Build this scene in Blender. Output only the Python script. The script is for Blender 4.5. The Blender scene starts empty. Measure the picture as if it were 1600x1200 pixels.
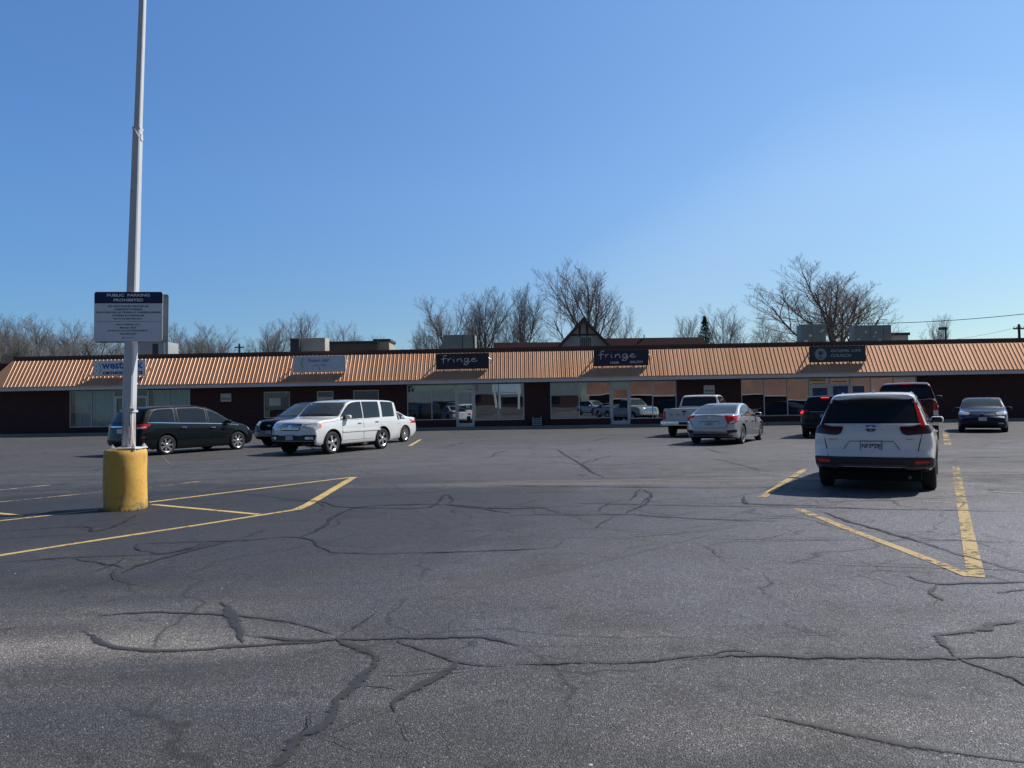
import bpy, bmesh, math, random
import numpy as np
from mathutils import Vector, Matrix
from mathutils.bvhtree import BVHTree
random.seed(7)
R = math.radians
sc = bpy.context.scene
C = sc.collection

# ------------------------------------------------------------------ camera
FPX = 1170.0
CAM = Vector((0, 0, 1.55))
PITCH, ROLL = R(1.52), R(0.96)
cF = Vector((0, math.cos(PITCH), math.sin(PITCH)))
cU0 = Vector((0, -math.sin(PITCH), math.cos(PITCH)))
cR0 = Vector((1, 0, 0))
cR = cR0 * math.cos(ROLL) - cU0 * math.sin(ROLL)
cU = cU0 * math.cos(ROLL) + cR0 * math.sin(ROLL)
cam_d = bpy.data.cameras.new('camera')
cam = bpy.data.objects.new('camera', cam_d)
C.objects.link(cam)
mw = Matrix((cR, cU, -cF)).transposed().to_4x4()
mw.translation = CAM
cam.matrix_world = mw
cam_d.sensor_width = 36
cam_d.lens = FPX / 1600 * 36
cam_d.clip_end = 3000
cam_d.clip_start = 0.05
sc.camera = cam

def ray(px, py):
    return cF + cR * ((px - 800) / FPX) + cU * ((600 - py) / FPX)
def ground(px, py, z=0.0):
    d = ray(px, py)
    return CAM + d * ((z - CAM.z) / d.z)
def at(px, py, Y):
    d = ray(px, py)
    return CAM + d * (Y / d.y)

# ------------------------------------------------------------------ facade frame
FA = R(1.6)
FO = Vector((0, 47.6, 0))
FE = Vector((math.cos(FA), -math.sin(FA), 0))
FN = Vector((-math.sin(FA), -math.cos(FA), 0))
def fac(u, v, z):
    return FO + FE * u + FN * v + Vector((0, 0, z))
def pf(px, py, v=0.0):
    d = ray(px, py)
    t = (v - (CAM - FO).dot(FN)) / d.dot(FN)
    p = CAM + d * t
    return (p - FO).dot(FE), p.z

# ------------------------------------------------------------------ object helpers
def tag(o, label=None, cat=None, group=None, kind=None):
    if label: o['label'] = label
    if cat: o['category'] = cat
    if group: o['group'] = group
    if kind: o['kind'] = kind
    return o
def empty(name, loc=(0, 0, 0), rz=0.0):
    o = bpy.data.objects.new(name, None)
    o.empty_display_size = 0.2
    o.location = loc
    o.rotation_euler = (0, 0, rz)
    C.objects.link(o)
    return o
class MB:
    def __init__(self):
        self.v = []; self.f = []; self.m = []
    def face(self, pts, mi=0):
        n = len(self.v)
        self.v.extend([tuple(p) for p in pts])
        self.f.append(tuple(range(n, n + len(pts)))); self.m.append(mi)
    def box(self, x0, x1, y0, y1, z0, z1, mi=0, mat=None):
        n = len(self.v)
        P = [(x, y, z) for z in (z0, z1) for y in (y0, y1) for x in (x0, x1)]
        if mat is not None: P = [tuple(mat @ Vector(p)) for p in P]
        self.v.extend(P)
        for q in ((0, 2, 3, 1), (4, 5, 7, 6), (0, 1, 5, 4), (2, 6, 7, 3), (0, 4, 6, 2), (1, 3, 7, 5)):
            self.f.append(tuple(n + i for i in q)); self.m.append(mi)
    def tube(self, pts, rad, sides=6, mi=0, cap=True):
        pts = [Vector(p) for p in pts]
        if not hasattr(rad, '__len__'): rad = [rad] * len(pts)
        n0 = len(self.v)
        ref = Vector((0, 0, 1))
        t0 = (pts[-1] - pts[0])
        if t0.length < 1e-9: return
        if abs(t0.normalized().z) > .9: ref = Vector((1, 0, 0))
        for i, p in enumerate(pts):
            a = pts[max(i - 1, 0)]; b = pts[min(i + 1, len(pts) - 1)]
            t = (b - a).normalized()
            s = t.cross(ref).normalized(); u = s.cross(t)
            for k in range(sides):
                an = 2 * math.pi * k / sides
                self.v.append(tuple(p + (s * math.cos(an) + u * math.sin(an)) * rad[i]))
        for i in range(len(pts) - 1):
            for k in range(sides):
                a = n0 + i * sides + k; b = n0 + i * sides + (k + 1) % sides
                self.f.append((a, b, b + sides, a + sides)); self.m.append(mi)
        if cap:
            self.f.append(tuple(n0 + k for k in reversed(range(sides)))); self.m.append(mi)
            self.f.append(tuple(n0 + (len(pts) - 1) * sides + k for k in range(sides))); self.m.append(mi)
    def lathe(self, prof, axis='Z', seg=32, c=(0, 0, 0), mi=0, closed=False):
        n0 = len(self.v); m = len(prof)
        for k in range(seg):
            a = 2 * math.pi * k / seg
            for (r, h) in prof:
                if axis == 'Z': p = (c[0] + r * math.cos(a), c[1] + r * math.sin(a), c[2] + h)
                elif axis == 'Y': p = (c[0] + r * math.cos(a), c[1] + h, c[2] + r * math.sin(a))
                else: p = (c[0] + h, c[1] + r * math.cos(a), c[2] + r * math.sin(a))
                self.v.append(p)
        for k in range(seg):
            k2 = (k + 1) % seg
            for j in range(m - 1 + (1 if closed else 0)):
                j2 = (j + 1) % m
                self.f.append((n0 + k * m + j, n0 + k2 * m + j, n0 + k2 * m + j2, n0 + k * m + j2)); self.m.append(mi)
    def prism(self, poly, h0, h1, fn, mi=0):
        # poly 2d, fn(a,b,h)->xyz
        n0 = len(self.v); n = len(poly)
        for h in (h0, h1):
            for (a, b) in poly: self.v.append(tuple(fn(a, b, h)))
        for i in range(n):
            j = (i + 1) % n
            self.f.append((n0 + i, n0 + j, n0 + n + j, n0 + n + i)); self.m.append(mi)
        self.f.append(tuple(n0 + i for i in reversed(range(n)))); self.m.append(mi)
        self.f.append(tuple(n0 + n + i for i in range(n))); self.m.append(mi)
    def build(self, name, mats, parent=None, smooth=False, bevel=0, angle=35, recalc=True, loc=None):
        me = bpy.data.meshes.new(name)
        me.from_pydata(self.v, [], self.f)
        if not isinstance(mats, (list, tuple)): mats = [mats]
        for mm in mats: me.materials.append(mm)
        if len(mats) > 1: me.polygons.foreach_set('material_index', self.m)
        if recalc or bevel:
            bm = bmesh.new(); bm.from_mesh(me)
            if bevel:
                bmesh.ops.remove_doubles(bm, verts=bm.verts, dist=1e-5)
            bmesh.ops.recalc_face_normals(bm, faces=bm.faces)
            if bevel:
                bmesh.ops.bevel(bm, geom=[e for e in bm.edges if len(e.link_faces) == 2 and e.calc_face_angle(0) > .5], offset=bevel, segments=2, profile=.6, affect='EDGES', clamp_overlap=True)
            bm.to_mesh(me); bm.free()
        if smooth or bevel:
            me.polygons.foreach_set('use_smooth', [True] * len(me.polygons))
            me.set_sharp_from_angle(angle=R(angle))
        me.update()
        o = bpy.data.objects.new(name, me)
        C.objects.link(o)
        if parent: o.parent = parent
        if loc is not None: o.location = loc
        return o

# ------------------------------------------------------------------ materials
MATS = {}
def nmat(name):
    m = bpy.data.materials.new(name); m.use_nodes = True
    nt = m.node_tree
    b = nt.nodes['Principled BSDF']
    MATS[name] = m
    return m, nt, b
def N(nt, t, **kw):
    n = nt.nodes.new(t)
    for k, v in kw.items(): setattr(n, k, v)
    return n
def ins(nt, node, **kw):
    for k, v in kw.items():
        s = node.inputs[k] if not k.startswith('i') or not k[1:].isdigit() else node.inputs[int(k[1:])]
        if hasattr(v, 'is_output'): nt.links.new(v, s)
        else: s.default_value = v
def noise(nt, vec, scale, detail=4, rough=.55, dist=0):
    n = N(nt, 'ShaderNodeTexNoise')
    nt.links.new(vec, n.inputs['Vector'])
    n.inputs['Scale'].default_value = scale; n.inputs['Detail'].default_value = detail
    n.inputs['Roughness'].default_value = rough; n.inputs['Distortion'].default_value = dist
    return n.outputs['Fac']
def ramp(nt, fac, stops, interp='LINEAR'):
    n = N(nt, 'ShaderNodeValToRGB'); n.color_ramp.interpolation = interp
    el = n.color_ramp.elements
    while len(el) < len(stops): el.new(.5)
    for e, (p, c) in zip(el, stops):
        e.position = p
        e.color = (c, c, c, 1) if not hasattr(c, '__len__') else (*c, 1)
    nt.links.new(fac, n.inputs[0])
    return n.outputs[0]
def mixc(nt, fac, a, b, mode='MIX'):
    n = N(nt, 'ShaderNodeMix', data_type='RGBA', blend_type=mode)
    for s, v in ((n.inputs[0], fac), (n.inputs[6], a), (n.inputs[7], b)):
        if hasattr(v, 'is_output'): nt.links.new(v, s)
        elif hasattr(v, '__len__'): s.default_value = (*v[:3], 1)
        else: s.default_value = v
    return n.outputs[2]
def mth(nt, op, a, b=0.0, clamp=False):
    n = N(nt, 'ShaderNodeMath', operation=op); n.use_clamp = clamp
    for s, v in ((n.inputs[0], a), (n.inputs[1], b)):
        if hasattr(v, 'is_output'): nt.links.new(v, s)
        else: s.default_value = v
    return n.outputs[0]
def bump(nt, b, h, strength=.3, dist=.01):
    n = N(nt, 'ShaderNodeBump')
    n.inputs['Strength'].default_value = strength; n.inputs['Distance'].default_value = dist
    nt.links.new(h, n.inputs['Height']); nt.links.new(n.outputs[0], b.inputs['Normal'])
def objco(nt): return N(nt, 'ShaderNodeTexCoord').outputs['Object']
def worldco(nt): return N(nt, 'ShaderNodeNewGeometry').outputs['Position']

def simple(name, col, rough=.6, metal=0.0, var=.12, scale=3.0, spec=.5, coat=0.0, bmp=0.0, bscale=40):
    m, nt, b = nmat(name)
    co = objco(nt)
    f = noise(nt, co, scale, 5)
    lo = tuple(c * (1 - var) for c in col); hi = tuple(min(1, c * (1 + var)) for c in col)
    nt.links.new(ramp(nt, f, [(.3, lo), (.7, hi)]), b.inputs['Base Color'])
    b.inputs['Roughness'].default_value = rough; b.inputs['Metallic'].default_value = metal
    b.inputs['Specular IOR Level'].default_value = spec
    b.inputs['Coat Weight'].default_value = coat; b.inputs['Coat Roughness'].default_value = .04
    if bmp: bump(nt, b, noise(nt, co, bscale, 4), bmp, .01)
    return m
def paint(name, col, metal=.0, rough=.35, dirt=.15, coat=1.0):
    m, nt, b = nmat(name)
    co = objco(nt)
    sp = N(nt, 'ShaderNodeSeparateXYZ'); nt.links.new(co, sp.inputs[0])
    low = mth(nt, 'SUBTRACT', .75, sp.outputs[2])
    low = mth(nt, 'MULTIPLY', low, noise(nt, co, 4, 5), True)
    low = mth(nt, 'MULTIPLY', low, dirt * 4, True)
    c = mixc(nt, low, col, (.10, .095, .09))
    nt.links.new(c, b.inputs['Base Color'])
    b.inputs['Metallic'].default_value = metal
    nt.links.new(mth(nt, 'ADD', mth(nt, 'MULTIPLY', noise(nt, co, 6, 4), .12), rough - .06), b.inputs['Roughness'])
    b.inputs['Coat Weight'].default_value = coat; b.inputs['Coat Roughness'].default_value = .03
    b.inputs['Specular IOR Level'].default_value = .25 * coat
    return m
def emis_light(name, col, s):
    m, nt, b = nmat(name)
    b.inputs['Base Color'].default_value = (*col, 1); b.inputs['Roughness'].default_value = .15
    b.inputs['Emission Color'].default_value = (*col, 1); b.inputs['Emission Strength'].default_value = s
    return m

M_metal = simple('galvanised_paint', (.62, .63, .65), .5, .0, .15, 6, bmp=.1)
M_white = simple('white_paint', (.75, .75, .75), .45, 0, .08, 5)
M_blackpl = simple('black_plastic', (.018, .018, .02), .55, 0, .2, 8)
M_dark = simple('wheel_well_dark', (.012, .012, .013), .9, 0, .2, 8, spec=.1)
M_tyre = simple('tyre_rubber', (.022, .022, .023), .85, 0, .25, 20, bmp=.2)
M_alloy = simple('alloy_rim', (.62, .63, .65), .28, .85, .08, 12)
M_chrome = simple('chrome_trim', (.82, .83, .85), .12, 1.0, .03, 12)
M_red = emis_light('red_lens', (.42, .012, .012), .05)
M_redlit = emis_light('lit_brake_lens', (1, .03, .02), 2.2)
M_darkred = emis_light('smoked_red_lens', (.060, .004, .007), .01)
M_clear = simple('clear_lens', (.72, .74, .76), .08, .35, .15, 25, coat=1)
M_amber = emis_light('amber_lens', (.75, .22, .04), .05)
M_silvertrim = simple('silver_trim', (.34, .35, .37), .4, .6, .1, 12)
M_plate = simple('plate_white', (.72, .75, .80), .5, 0, .05, 20)
M_plateblue = simple('plate_navy', (.02, .03, .10), .5, 0, .05, 20)

def glass_dark(name, tint=(.012, .015, .018)):
    m, nt, b = nmat(name)
    co = objco(nt)
    nt.links.new(mixc(nt, noise(nt, co, 2.2, 3), tint, tuple(t * 1.7 for t in tint)), b.inputs['Base Color'])
    b.inputs['Roughness'].default_value = .04
    b.inputs['Specular IOR Level'].default_value = .40
    return m
M_glass = glass_dark('car_glass')
M_glass2 = glass_dark('car_glass_light', (.05, .065, .075))

# ------------------------------------------------------------------ text
def text_mesh(name, s, width, height, mat, parent, origin, right=(1, 0, 0), up=(0, 0, 1), bold=0.0, thick=.006, shear=0.0, spacing=1.0):
    cu = bpy.data.curves.new(name, 'FONT'); cu.body = s
    cu.align_x = 'LEFT'; cu.offset = bold; cu.extrude = .02; cu.shear = shear; cu.space_character = spacing
    cu.resolution_u = 3
    o = bpy.data.objects.new(name, cu); C.objects.link(o)
    dg = bpy.context.evaluated_depsgraph_get()
    me = bpy.data.meshes.new_from_object(o.evaluated_get(dg))
    bpy.data.objects.remove(o); bpy.data.curves.remove(cu)
    xs = [v.co.x for v in me.vertices]; ys = [v.co.y for v in me.vertices]
    x0, x1, y0, y1 = min(xs), max(xs), min(ys), max(ys)
    sx = width / (x1 - x0); sy = (height / (y1 - y0)) if height else sx
    r = Vector(right).normalized(); u = Vector(up).normalized(); n = r.cross(u); og = Vector(origin)
    for v in me.vertices:
        a = (v.co.x - (x0 + x1) / 2) * sx; b = (v.co.y - (y0 + y1) / 2) * sy
        v.co = og + r * a + u * b + n * (thick if v.co.z > 0 else -.001)
    me.materials.clear(); me.materials.append(mat); me.update()
    t = bpy.data.objects.new(name, me); C.objects.link(t)
    if parent: t.parent = parent
    return t
def ribbon_letters(name, strokes, w, mat, parent, fn):
    """strokes: polylines in 2D (x,y); flat thick strokes on plane fn(a,b,h)."""
    m = MB()
    for k, st in enumerate(strokes):
        P = smooth2(st, 6)
        h = .004 + .0015 * k
        L, Rr = [], []
        for i, p in enumerate(P):
            a = P[max(i - 1, 0)]; b = P[min(i + 1, len(P) - 1)]
            t = (b[0] - a[0], b[1] - a[1]); l = math.hypot(*t) or 1
            n = (-t[1] / l, t[0] / l)
            ww = w * (1.0 if 0 < i < len(P) - 1 else .5)
            L.append((p[0] + n[0] * ww, p[1] + n[1] * ww)); Rr.append((p[0] - n[0] * ww, p[1] - n[1] * ww))
        for i in range(len(P) - 1):
            m.face([fn(*L[i], h), fn(*L[i + 1], h), fn(*Rr[i + 1], h), fn(*Rr[i], h)])
    return m.build(name, mat, parent, recalc=False)
def smooth2(P, n=6):
    out = []
    for i in range(len(P) - 1):
        p0 = P[max(i - 1, 0)]; p1 = P[i]; p2 = P[i + 1]; p3 = P[min(i + 2, len(P) - 1)]
        for k in range(n):
            t = k / n
            out.append(tuple(.5 * (2 * b + (c - a) * t + (2 * a - 5 * b + 4 * c - d) * t * t + (3 * b - a - 3 * c + d) * t ** 3) for a, b, c, d in zip(p0, p1, p2, p3)))
    out.append(tuple(P[-1]))
    return out
SKY_DUST, SKY_SAT, SKY_HUE, SKY_STR, SUN_STR, GR = 0.0, 1.0, 0.5, 0.15, 5.0, 1.06
SKY_TINT = (.70, .90, 1.04)
# ------------------------------------------------------------------ light and sky
SUN_AZ, SUN_EL = R(68), R(47)
w = bpy.data.worlds.new('World'); sc.world = w; w.use_nodes = True
nt = w.node_tree
bg = nt.nodes['Background']
sky = nt.nodes.new('ShaderNodeTexSky'); sky.sky_type = 'NISHITA'; sky.sun_disc = False
sky.sun_elevation = SUN_EL; sky.sun_rotation = SUN_AZ
sky.air_density = 1.0; sky.dust_density = SKY_DUST; sky.ozone_density = 2.0; sky.altitude = 100
gm = nt.nodes.new('ShaderNodeGamma'); gm.inputs[1].default_value = 1.0
hs = nt.nodes.new('ShaderNodeHueSaturation'); hs.inputs['Saturation'].default_value = SKY_SAT; hs.inputs['Value'].default_value = 1.0
hs.inputs['Hue'].default_value = SKY_HUE
nt.links.new(mixc(nt, 1.0, sky.outputs[0], SKY_TINT, 'MULTIPLY'), gm.inputs[0]); nt.links.new(gm.outputs[0], hs.inputs['Color'])
# faint high haze
tc = nt.nodes.new('ShaderNodeTexCoord')
mp = nt.nodes.new('ShaderNodeMapping'); mp.inputs['Scale'].default_value = (1.0, 1.0, 2.2)
nt.links.new(tc.outputs['Generated'], mp.inputs[0])
cl = noise(nt, mp.outputs[0], 1.5, 3, .42, .5)
sx = nt.nodes.new('ShaderNodeSeparateXYZ'); nt.links.new(tc.outputs['Generated'], sx.inputs[0])
yy = mth(nt, 'MAXIMUM', sx.outputs[1], .05)
ax_ = mth(nt, 'DIVIDE', sx.outputs[0], yy); el_ = mth(nt, 'DIVIDE', sx.outputs[2], yy)
d_ = mth(nt, 'SUBTRACT', ax_, .62)
f_ = mth(nt, 'SUBTRACT', .40, mth(nt, 'MULTIPLY', mth(nt, 'MULTIPLY', d_, d_), .9))
f_ = mth(nt, 'SUBTRACT', mth(nt, 'ADD', f_, mth(nt, 'MULTIPLY', mth(nt, 'SUBTRACT', cl, .5), .3)), el_)
hz = mth(nt, 'MULTIPLY', mth(nt, 'MULTIPLY', f_, 7.0, True), mth(nt, 'SUBTRACT', 1.0, mth(nt, 'MULTIPLY', f_, 2.6), True))
hz = mth(nt, 'MULTIPLY', hz, .15)
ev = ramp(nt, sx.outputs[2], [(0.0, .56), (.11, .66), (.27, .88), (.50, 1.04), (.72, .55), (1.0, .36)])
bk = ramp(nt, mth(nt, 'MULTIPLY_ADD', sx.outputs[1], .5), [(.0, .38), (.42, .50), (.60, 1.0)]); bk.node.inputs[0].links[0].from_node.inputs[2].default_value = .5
ev = mixc(nt, 1.0, ev, bk, 'MULTIPLY')  # zenith and unseen sky behind the camera darkened to cut fill light
ew = ramp(nt, mth(nt, 'MULTIPLY_ADD', sx.outputs[0], .5), [(.20, (.74, .86, 1.02)), (.5, (1.03, .99, 1.03)), (.80, (1.36, 1.17, 1.02))])
ew.node.inputs[0].links[0].from_node.inputs[2].default_value = .5
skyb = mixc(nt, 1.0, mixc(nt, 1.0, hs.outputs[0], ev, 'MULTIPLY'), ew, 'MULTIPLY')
skyc = mixc(nt, hz, skyb, (6.0, 6.3, 6.6))
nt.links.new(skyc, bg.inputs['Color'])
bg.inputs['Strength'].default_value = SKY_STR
sd = bpy.data.lights.new('sun', 'SUN'); sd.energy = SUN_STR; sd.angle = R(.53); sd.color = (1, .95, .87)
so = bpy.data.objects.new('sun', sd); C.objects.link(so)
sv = Vector((math.sin(SUN_AZ) * math.cos(SUN_EL), math.cos(SUN_AZ) * math.cos(SUN_EL), math.sin(SUN_EL)))
so.rotation_euler = sv.to_track_quat('Z', 'Y').to_euler(); so.location = (30, 20, 40)
sc.view_settings.view_transform = 'Standard'; sc.view_settings.look = 'None'
sc.view_settings.exposure = 0; sc.view_settings.gamma = 1
sc.render.engine = 'CYCLES'
sc.cycles.max_bounces = 8; sc.cycles.transparent_max_bounces = 12

# ------------------------------------------------------------------ ground
def blob(nt, pos, cx, cy, rx, ry, nfac):
    """soft patch mask in world metres, edge broken by noise"""
    s = N(nt, 'ShaderNodeSeparateXYZ'); nt.links.new(pos, s.inputs[0])
    dx = mth(nt, 'DIVIDE', mth(nt, 'SUBTRACT', s.outputs[0], cx), rx)
    dy = mth(nt, 'DIVIDE', mth(nt, 'SUBTRACT', s.outputs[1], cy), ry)
    d = mth(nt, 'SQRT', mth(nt, 'ADD', mth(nt, 'MULTIPLY', dx, dx), mth(nt, 'MULTIPLY', dy, dy)))
    d = mth(nt, 'ADD', d, mth(nt, 'MULTIPLY', mth(nt, 'SUBTRACT', nfac, .5), 1.6))
    return mth(nt, 'SUBTRACT', 1.35, d, True)
def asphalt():
    m, nt, b = nmat('asphalt_lot')
    co = worldco(nt)
    n1 = noise(nt, co, .22, 6, .6, .3)
    n2 = noise(nt, co, 1.1, 6, .62, .4)
    n3 = noise(nt, co, 6.0, 5, .6)
    base = ramp(nt, n1, [(.32, (.034, .035, .039)), (.5, (.050, .051, .054)), (.70, (.082, .081, .081))])
    base = mixc(nt, .55, base, mixc(nt, n2, (.022, .023, .027), (.098, .096, .095)), 'MIX')
    # streaks drawn out along the traffic direction
    mp = N(nt, 'ShaderNodeMapping'); mp.inputs['Scale'].default_value = (.12, .9, 1); mp.inputs['Rotation'].default_value = (0, 0, R(-10))
    nt.links.new(co, mp.inputs[0])
    st = noise(nt, mp.outputs[0], 1.6, 6, .65, .5)
    base = mixc(nt, ramp(nt, st, [(.50, 0.0), (.72, .5)]), base, (.13, .128, .13))
    base = mixc(nt, ramp(nt, st, [(.26, .5), (.46, 0.0)]), base, (.028, .029, .034))
    # patches: worn pale aggregate bottom left, sealed dark area further in, etc.
    for (px, py, rx, ry, col, k) in (
        (150, 1000, 1.5, .42, (.225, .21, .192), .72), (330, 960, 1.2, .40, (.15, .145, .138), .6), (200, 1120, 1.0, .20, (.045, .048, .054), .75), (480, 1180, .5, .12, (.05, .05, .055), .6),
        (160, 908, 1.5, .35, (.036, .032, .030), .85), (60, 985, .7, .22, (.05, .045, .042), .7), (40, 870, 3, .5, (.09, .086, .082), .6),
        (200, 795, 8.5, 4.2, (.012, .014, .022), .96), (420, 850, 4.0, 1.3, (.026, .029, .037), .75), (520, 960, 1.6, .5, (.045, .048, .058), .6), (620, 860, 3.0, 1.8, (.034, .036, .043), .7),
        (1020, 990, .5, .16, (.16, .155, .14), .55), (1560, 830, 4.6, 6.0, (.172, .178, .200), .9), (1150, 900, 3.2, 2.6, (.082, .082, .092), .6),
        (1200, 1130, 1.1, .28, (.135, .125, .118), .55), (820, 1130, .9, .25, (.05, .052, .06), .5),
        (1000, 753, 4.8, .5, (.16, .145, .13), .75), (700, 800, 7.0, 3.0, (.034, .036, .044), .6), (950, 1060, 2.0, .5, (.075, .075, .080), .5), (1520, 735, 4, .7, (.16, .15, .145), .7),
        (60, 715, 9, 4.0, (.062, .056, .058), .7), (1150, 705, 12, 7.0, (.115, .112, .12), .7)):
        g = ground(px, py)
        mk = mth(nt, 'MULTIPLY', blob(nt, co, g.x, g.y, rx, ry, n2), k, True)
        base = mixc(nt, mk, base, col)
    # aggregate
    v = N(nt, 'ShaderNodeTexVoronoi'); v.inputs['Scale'].default_value = 115; nt.links.new(co, v.inputs['Vector'])
    v2 = N(nt, 'ShaderNodeTexVoronoi'); v2.inputs['Scale'].default_value = 260; nt.links.new(co, v2.inputs['Vector'])
    sepv = N(nt, 'ShaderNodeSeparateColor'); nt.links.new(v.outputs['Color'], sepv.inputs[0])
    sep2 = N(nt, 'ShaderNodeSeparateColor'); nt.links.new(v2.outputs['Color'], sep2.inputs[0])
    stone = ramp(nt, sepv.outputs[0], [(0, .50), (.5, .90), (.82, 1.35), (.965, 1.9), (1, 3.6)])
    grain = ramp(nt, sep2.outputs[1], [(0, .52), (.6, .98), (.92, 1.5), (1, 2.5)])
    base = mixc(nt, 1.0, base, stone, 'MULTIPLY')
    base = mixc(nt, 1.0, base, grain, 'MULTIPLY')
    pits = ramp(nt, n3, [(.30, .55), (.42, 1.0)])
    base = mixc(nt, 1.0, base, pits, 'MULTIPLY')
    v3 = N(nt, 'ShaderNodeTexVoronoi'); v3.inputs['Scale'].default_value = 8.0; nt.links.new(co, v3.inputs['Vector'])
    s3 = N(nt, 'ShaderNodeSeparateColor'); nt.links.new(v3.outputs['Color'], s3.inputs[0])
    dot = ramp(nt, v3.outputs['Distance'], [(.0, 1.0), (.055, 1.0), (.085, 0.0)])
    base = mixc(nt, mth(nt, 'MULTIPLY', dot, ramp(nt, s3.outputs[0], [(.70, 0.0), (.72, .85)])), base, (.008, .008, .009))
    base = mixc(nt, mth(nt, 'MULTIPLY', dot, ramp(nt, s3.outputs[1], [(.965, 0.0), (.97, 1.0)])), base, (.55, .54, .52))
    # hairline cracks
    mpd = N(nt, 'ShaderNodeMixRGB'); 
    nz = N(nt, 'ShaderNodeTexNoise'); nz.inputs['Scale'].default_value = .9; nz.inputs['Detail'].default_value = 6; nt.links.new(co, nz.inputs['Vector'])
    add = N(nt, 'ShaderNodeVectorMath', operation='MULTIPLY_ADD'); nt.links.new(nz.outputs['Color'], add.inputs[0]); add.inputs[1].default_value = (1.3, 1.3, 0); nt.links.new(co, add.inputs[2])
    for sc_, wd, thr in ((.30, .006, .42), (.95, .012, .52)):
        vc = N(nt, 'ShaderNodeTexVoronoi', feature='DISTANCE_TO_EDGE'); vc.inputs['Scale'].default_value = sc_
        nt.links.new(add.outputs[0], vc.inputs['Vector'])
        ck = ramp(nt, vc.outputs['Distance'], [(0, 1.0), (wd * .5, .8), (wd, 0.0)])
        msk = ramp(nt, noise(nt, co, .35, 3), [(thr, 0.0), (thr + .05, 1.0)])
        base = mixc(nt, mth(nt, 'MULTIPLY', mth(nt, 'MULTIPLY', ck, msk), .75), base, (.016, .016, .018))
    tint = mixc(nt, 1.0, base, (GR * 1.04, GR * 1.0, GR * 1.0), 'MULTIPLY')
    nt.links.new(tint, b.inputs['Base Color'])
    nt.links.new(ramp(nt, n2, [(.3, .62), (.7, .85)]), b.inputs['Roughness'])
    b.inputs['Specular IOR Level'].default_value = .6
    h = mth(nt, 'ADD', mth(nt, 'MULTIPLY', v.outputs['Distance'], -.9), mth(nt, 'MULTIPLY', n3, .6))
    bump(nt, b, h, .75, .010)
    return m
M_asph = asphalt()
M_earth = simple('dry_grass', (.16, .14, .075), .95, 0, .35, .6, bmp=.5, bscale=8)
m = MB(); m.face([(-1500, -1500, -.02), (1500, -1500, -.02), (1500, 1500, -.02), (-1500, 1500, -.02)])
tag(m.build('ground', M_earth), 'dry winter grass and earth beyond the parking lot', kind='structure')
m = MB(); m.face([(-160, -70, 0), (160, -70, 0), (160, 46.0 + 1.0, 0), (-160, 46.0 + 6.0, 0)])
tag(m.build('parking_lot', M_asph), 'worn dark asphalt parking lot with cracks and patches', kind='structure')

# sealed cracks as thin ribbons lying on the asphalt
def crackmat(name, col, edge, op=1.0):
    m, nt, b = nmat(name)
    co = worldco(nt)
    n = noise(nt, co, 38, 6, .75); n5 = noise(nt, co, 3.1, 5, .65)
    c = mixc(nt, n, tuple(x * .75 for x in col), tuple(x * 1.3 for x in col))
    nt.links.new(c, b.inputs['Base Color']); b.inputs['Roughness'].default_value = .62
    b.inputs['Specular IOR Level'].default_value = .5
    ea = N(nt, 'ShaderNodeAttribute'); ea.attribute_name = 'edge'
    f = mth(nt, 'ADD', mth(nt, 'MULTIPLY', n, .55), mth(nt, 'MULTIPLY', n5, .45))
    f = mth(nt, 'ADD', f, mth(nt, 'MULTIPLY', mth(nt, 'SUBTRACT', ea.outputs['Fac'], 1.0), .30))
    al = ramp(nt, f, [(edge - .09, 0.0), (edge + .02, op)])
    nt.links.new(al, b.inputs['Alpha'])
    bump(nt, b, n, .25, .003)
    return m
M_seal = crackmat('crack_sealant', (.044, .042, .043), .38, .88)
M_sealfar = crackmat('crack_sealant_far', (.018, .017, .019), .40, .9)
M_sealsoft = crackmat('crack_sealant_faded', (.062, .061, .060), .40, .8)
M_strip = crackmat('pale_patch_aggregate', (.150, .137, .120), .42, .8)
M_fine = crackmat('open_crack', (.012, .012, .013), .34)
M_pale = crackmat('pale_tyre_track', (.13, .126, .122), .46, .5)
M_paleline = crackmat('pale_scuff', (.26, .25, .24), .45, .7)
CR = []
CR += [('b', [(776, 752), (870, 751.5), (1000, 750), (1120, 751), (1250, 749)], 1.35), ('b', [(1462, 741), (1540, 740), (1640, 739)], 1.6)]
def lz(pts): return [(a / 2, 700 + b / 2) for a, b in pts]
def rz_(pts): return [(800 + a / 2, 700 + b / 2) for a, b in pts]
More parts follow.
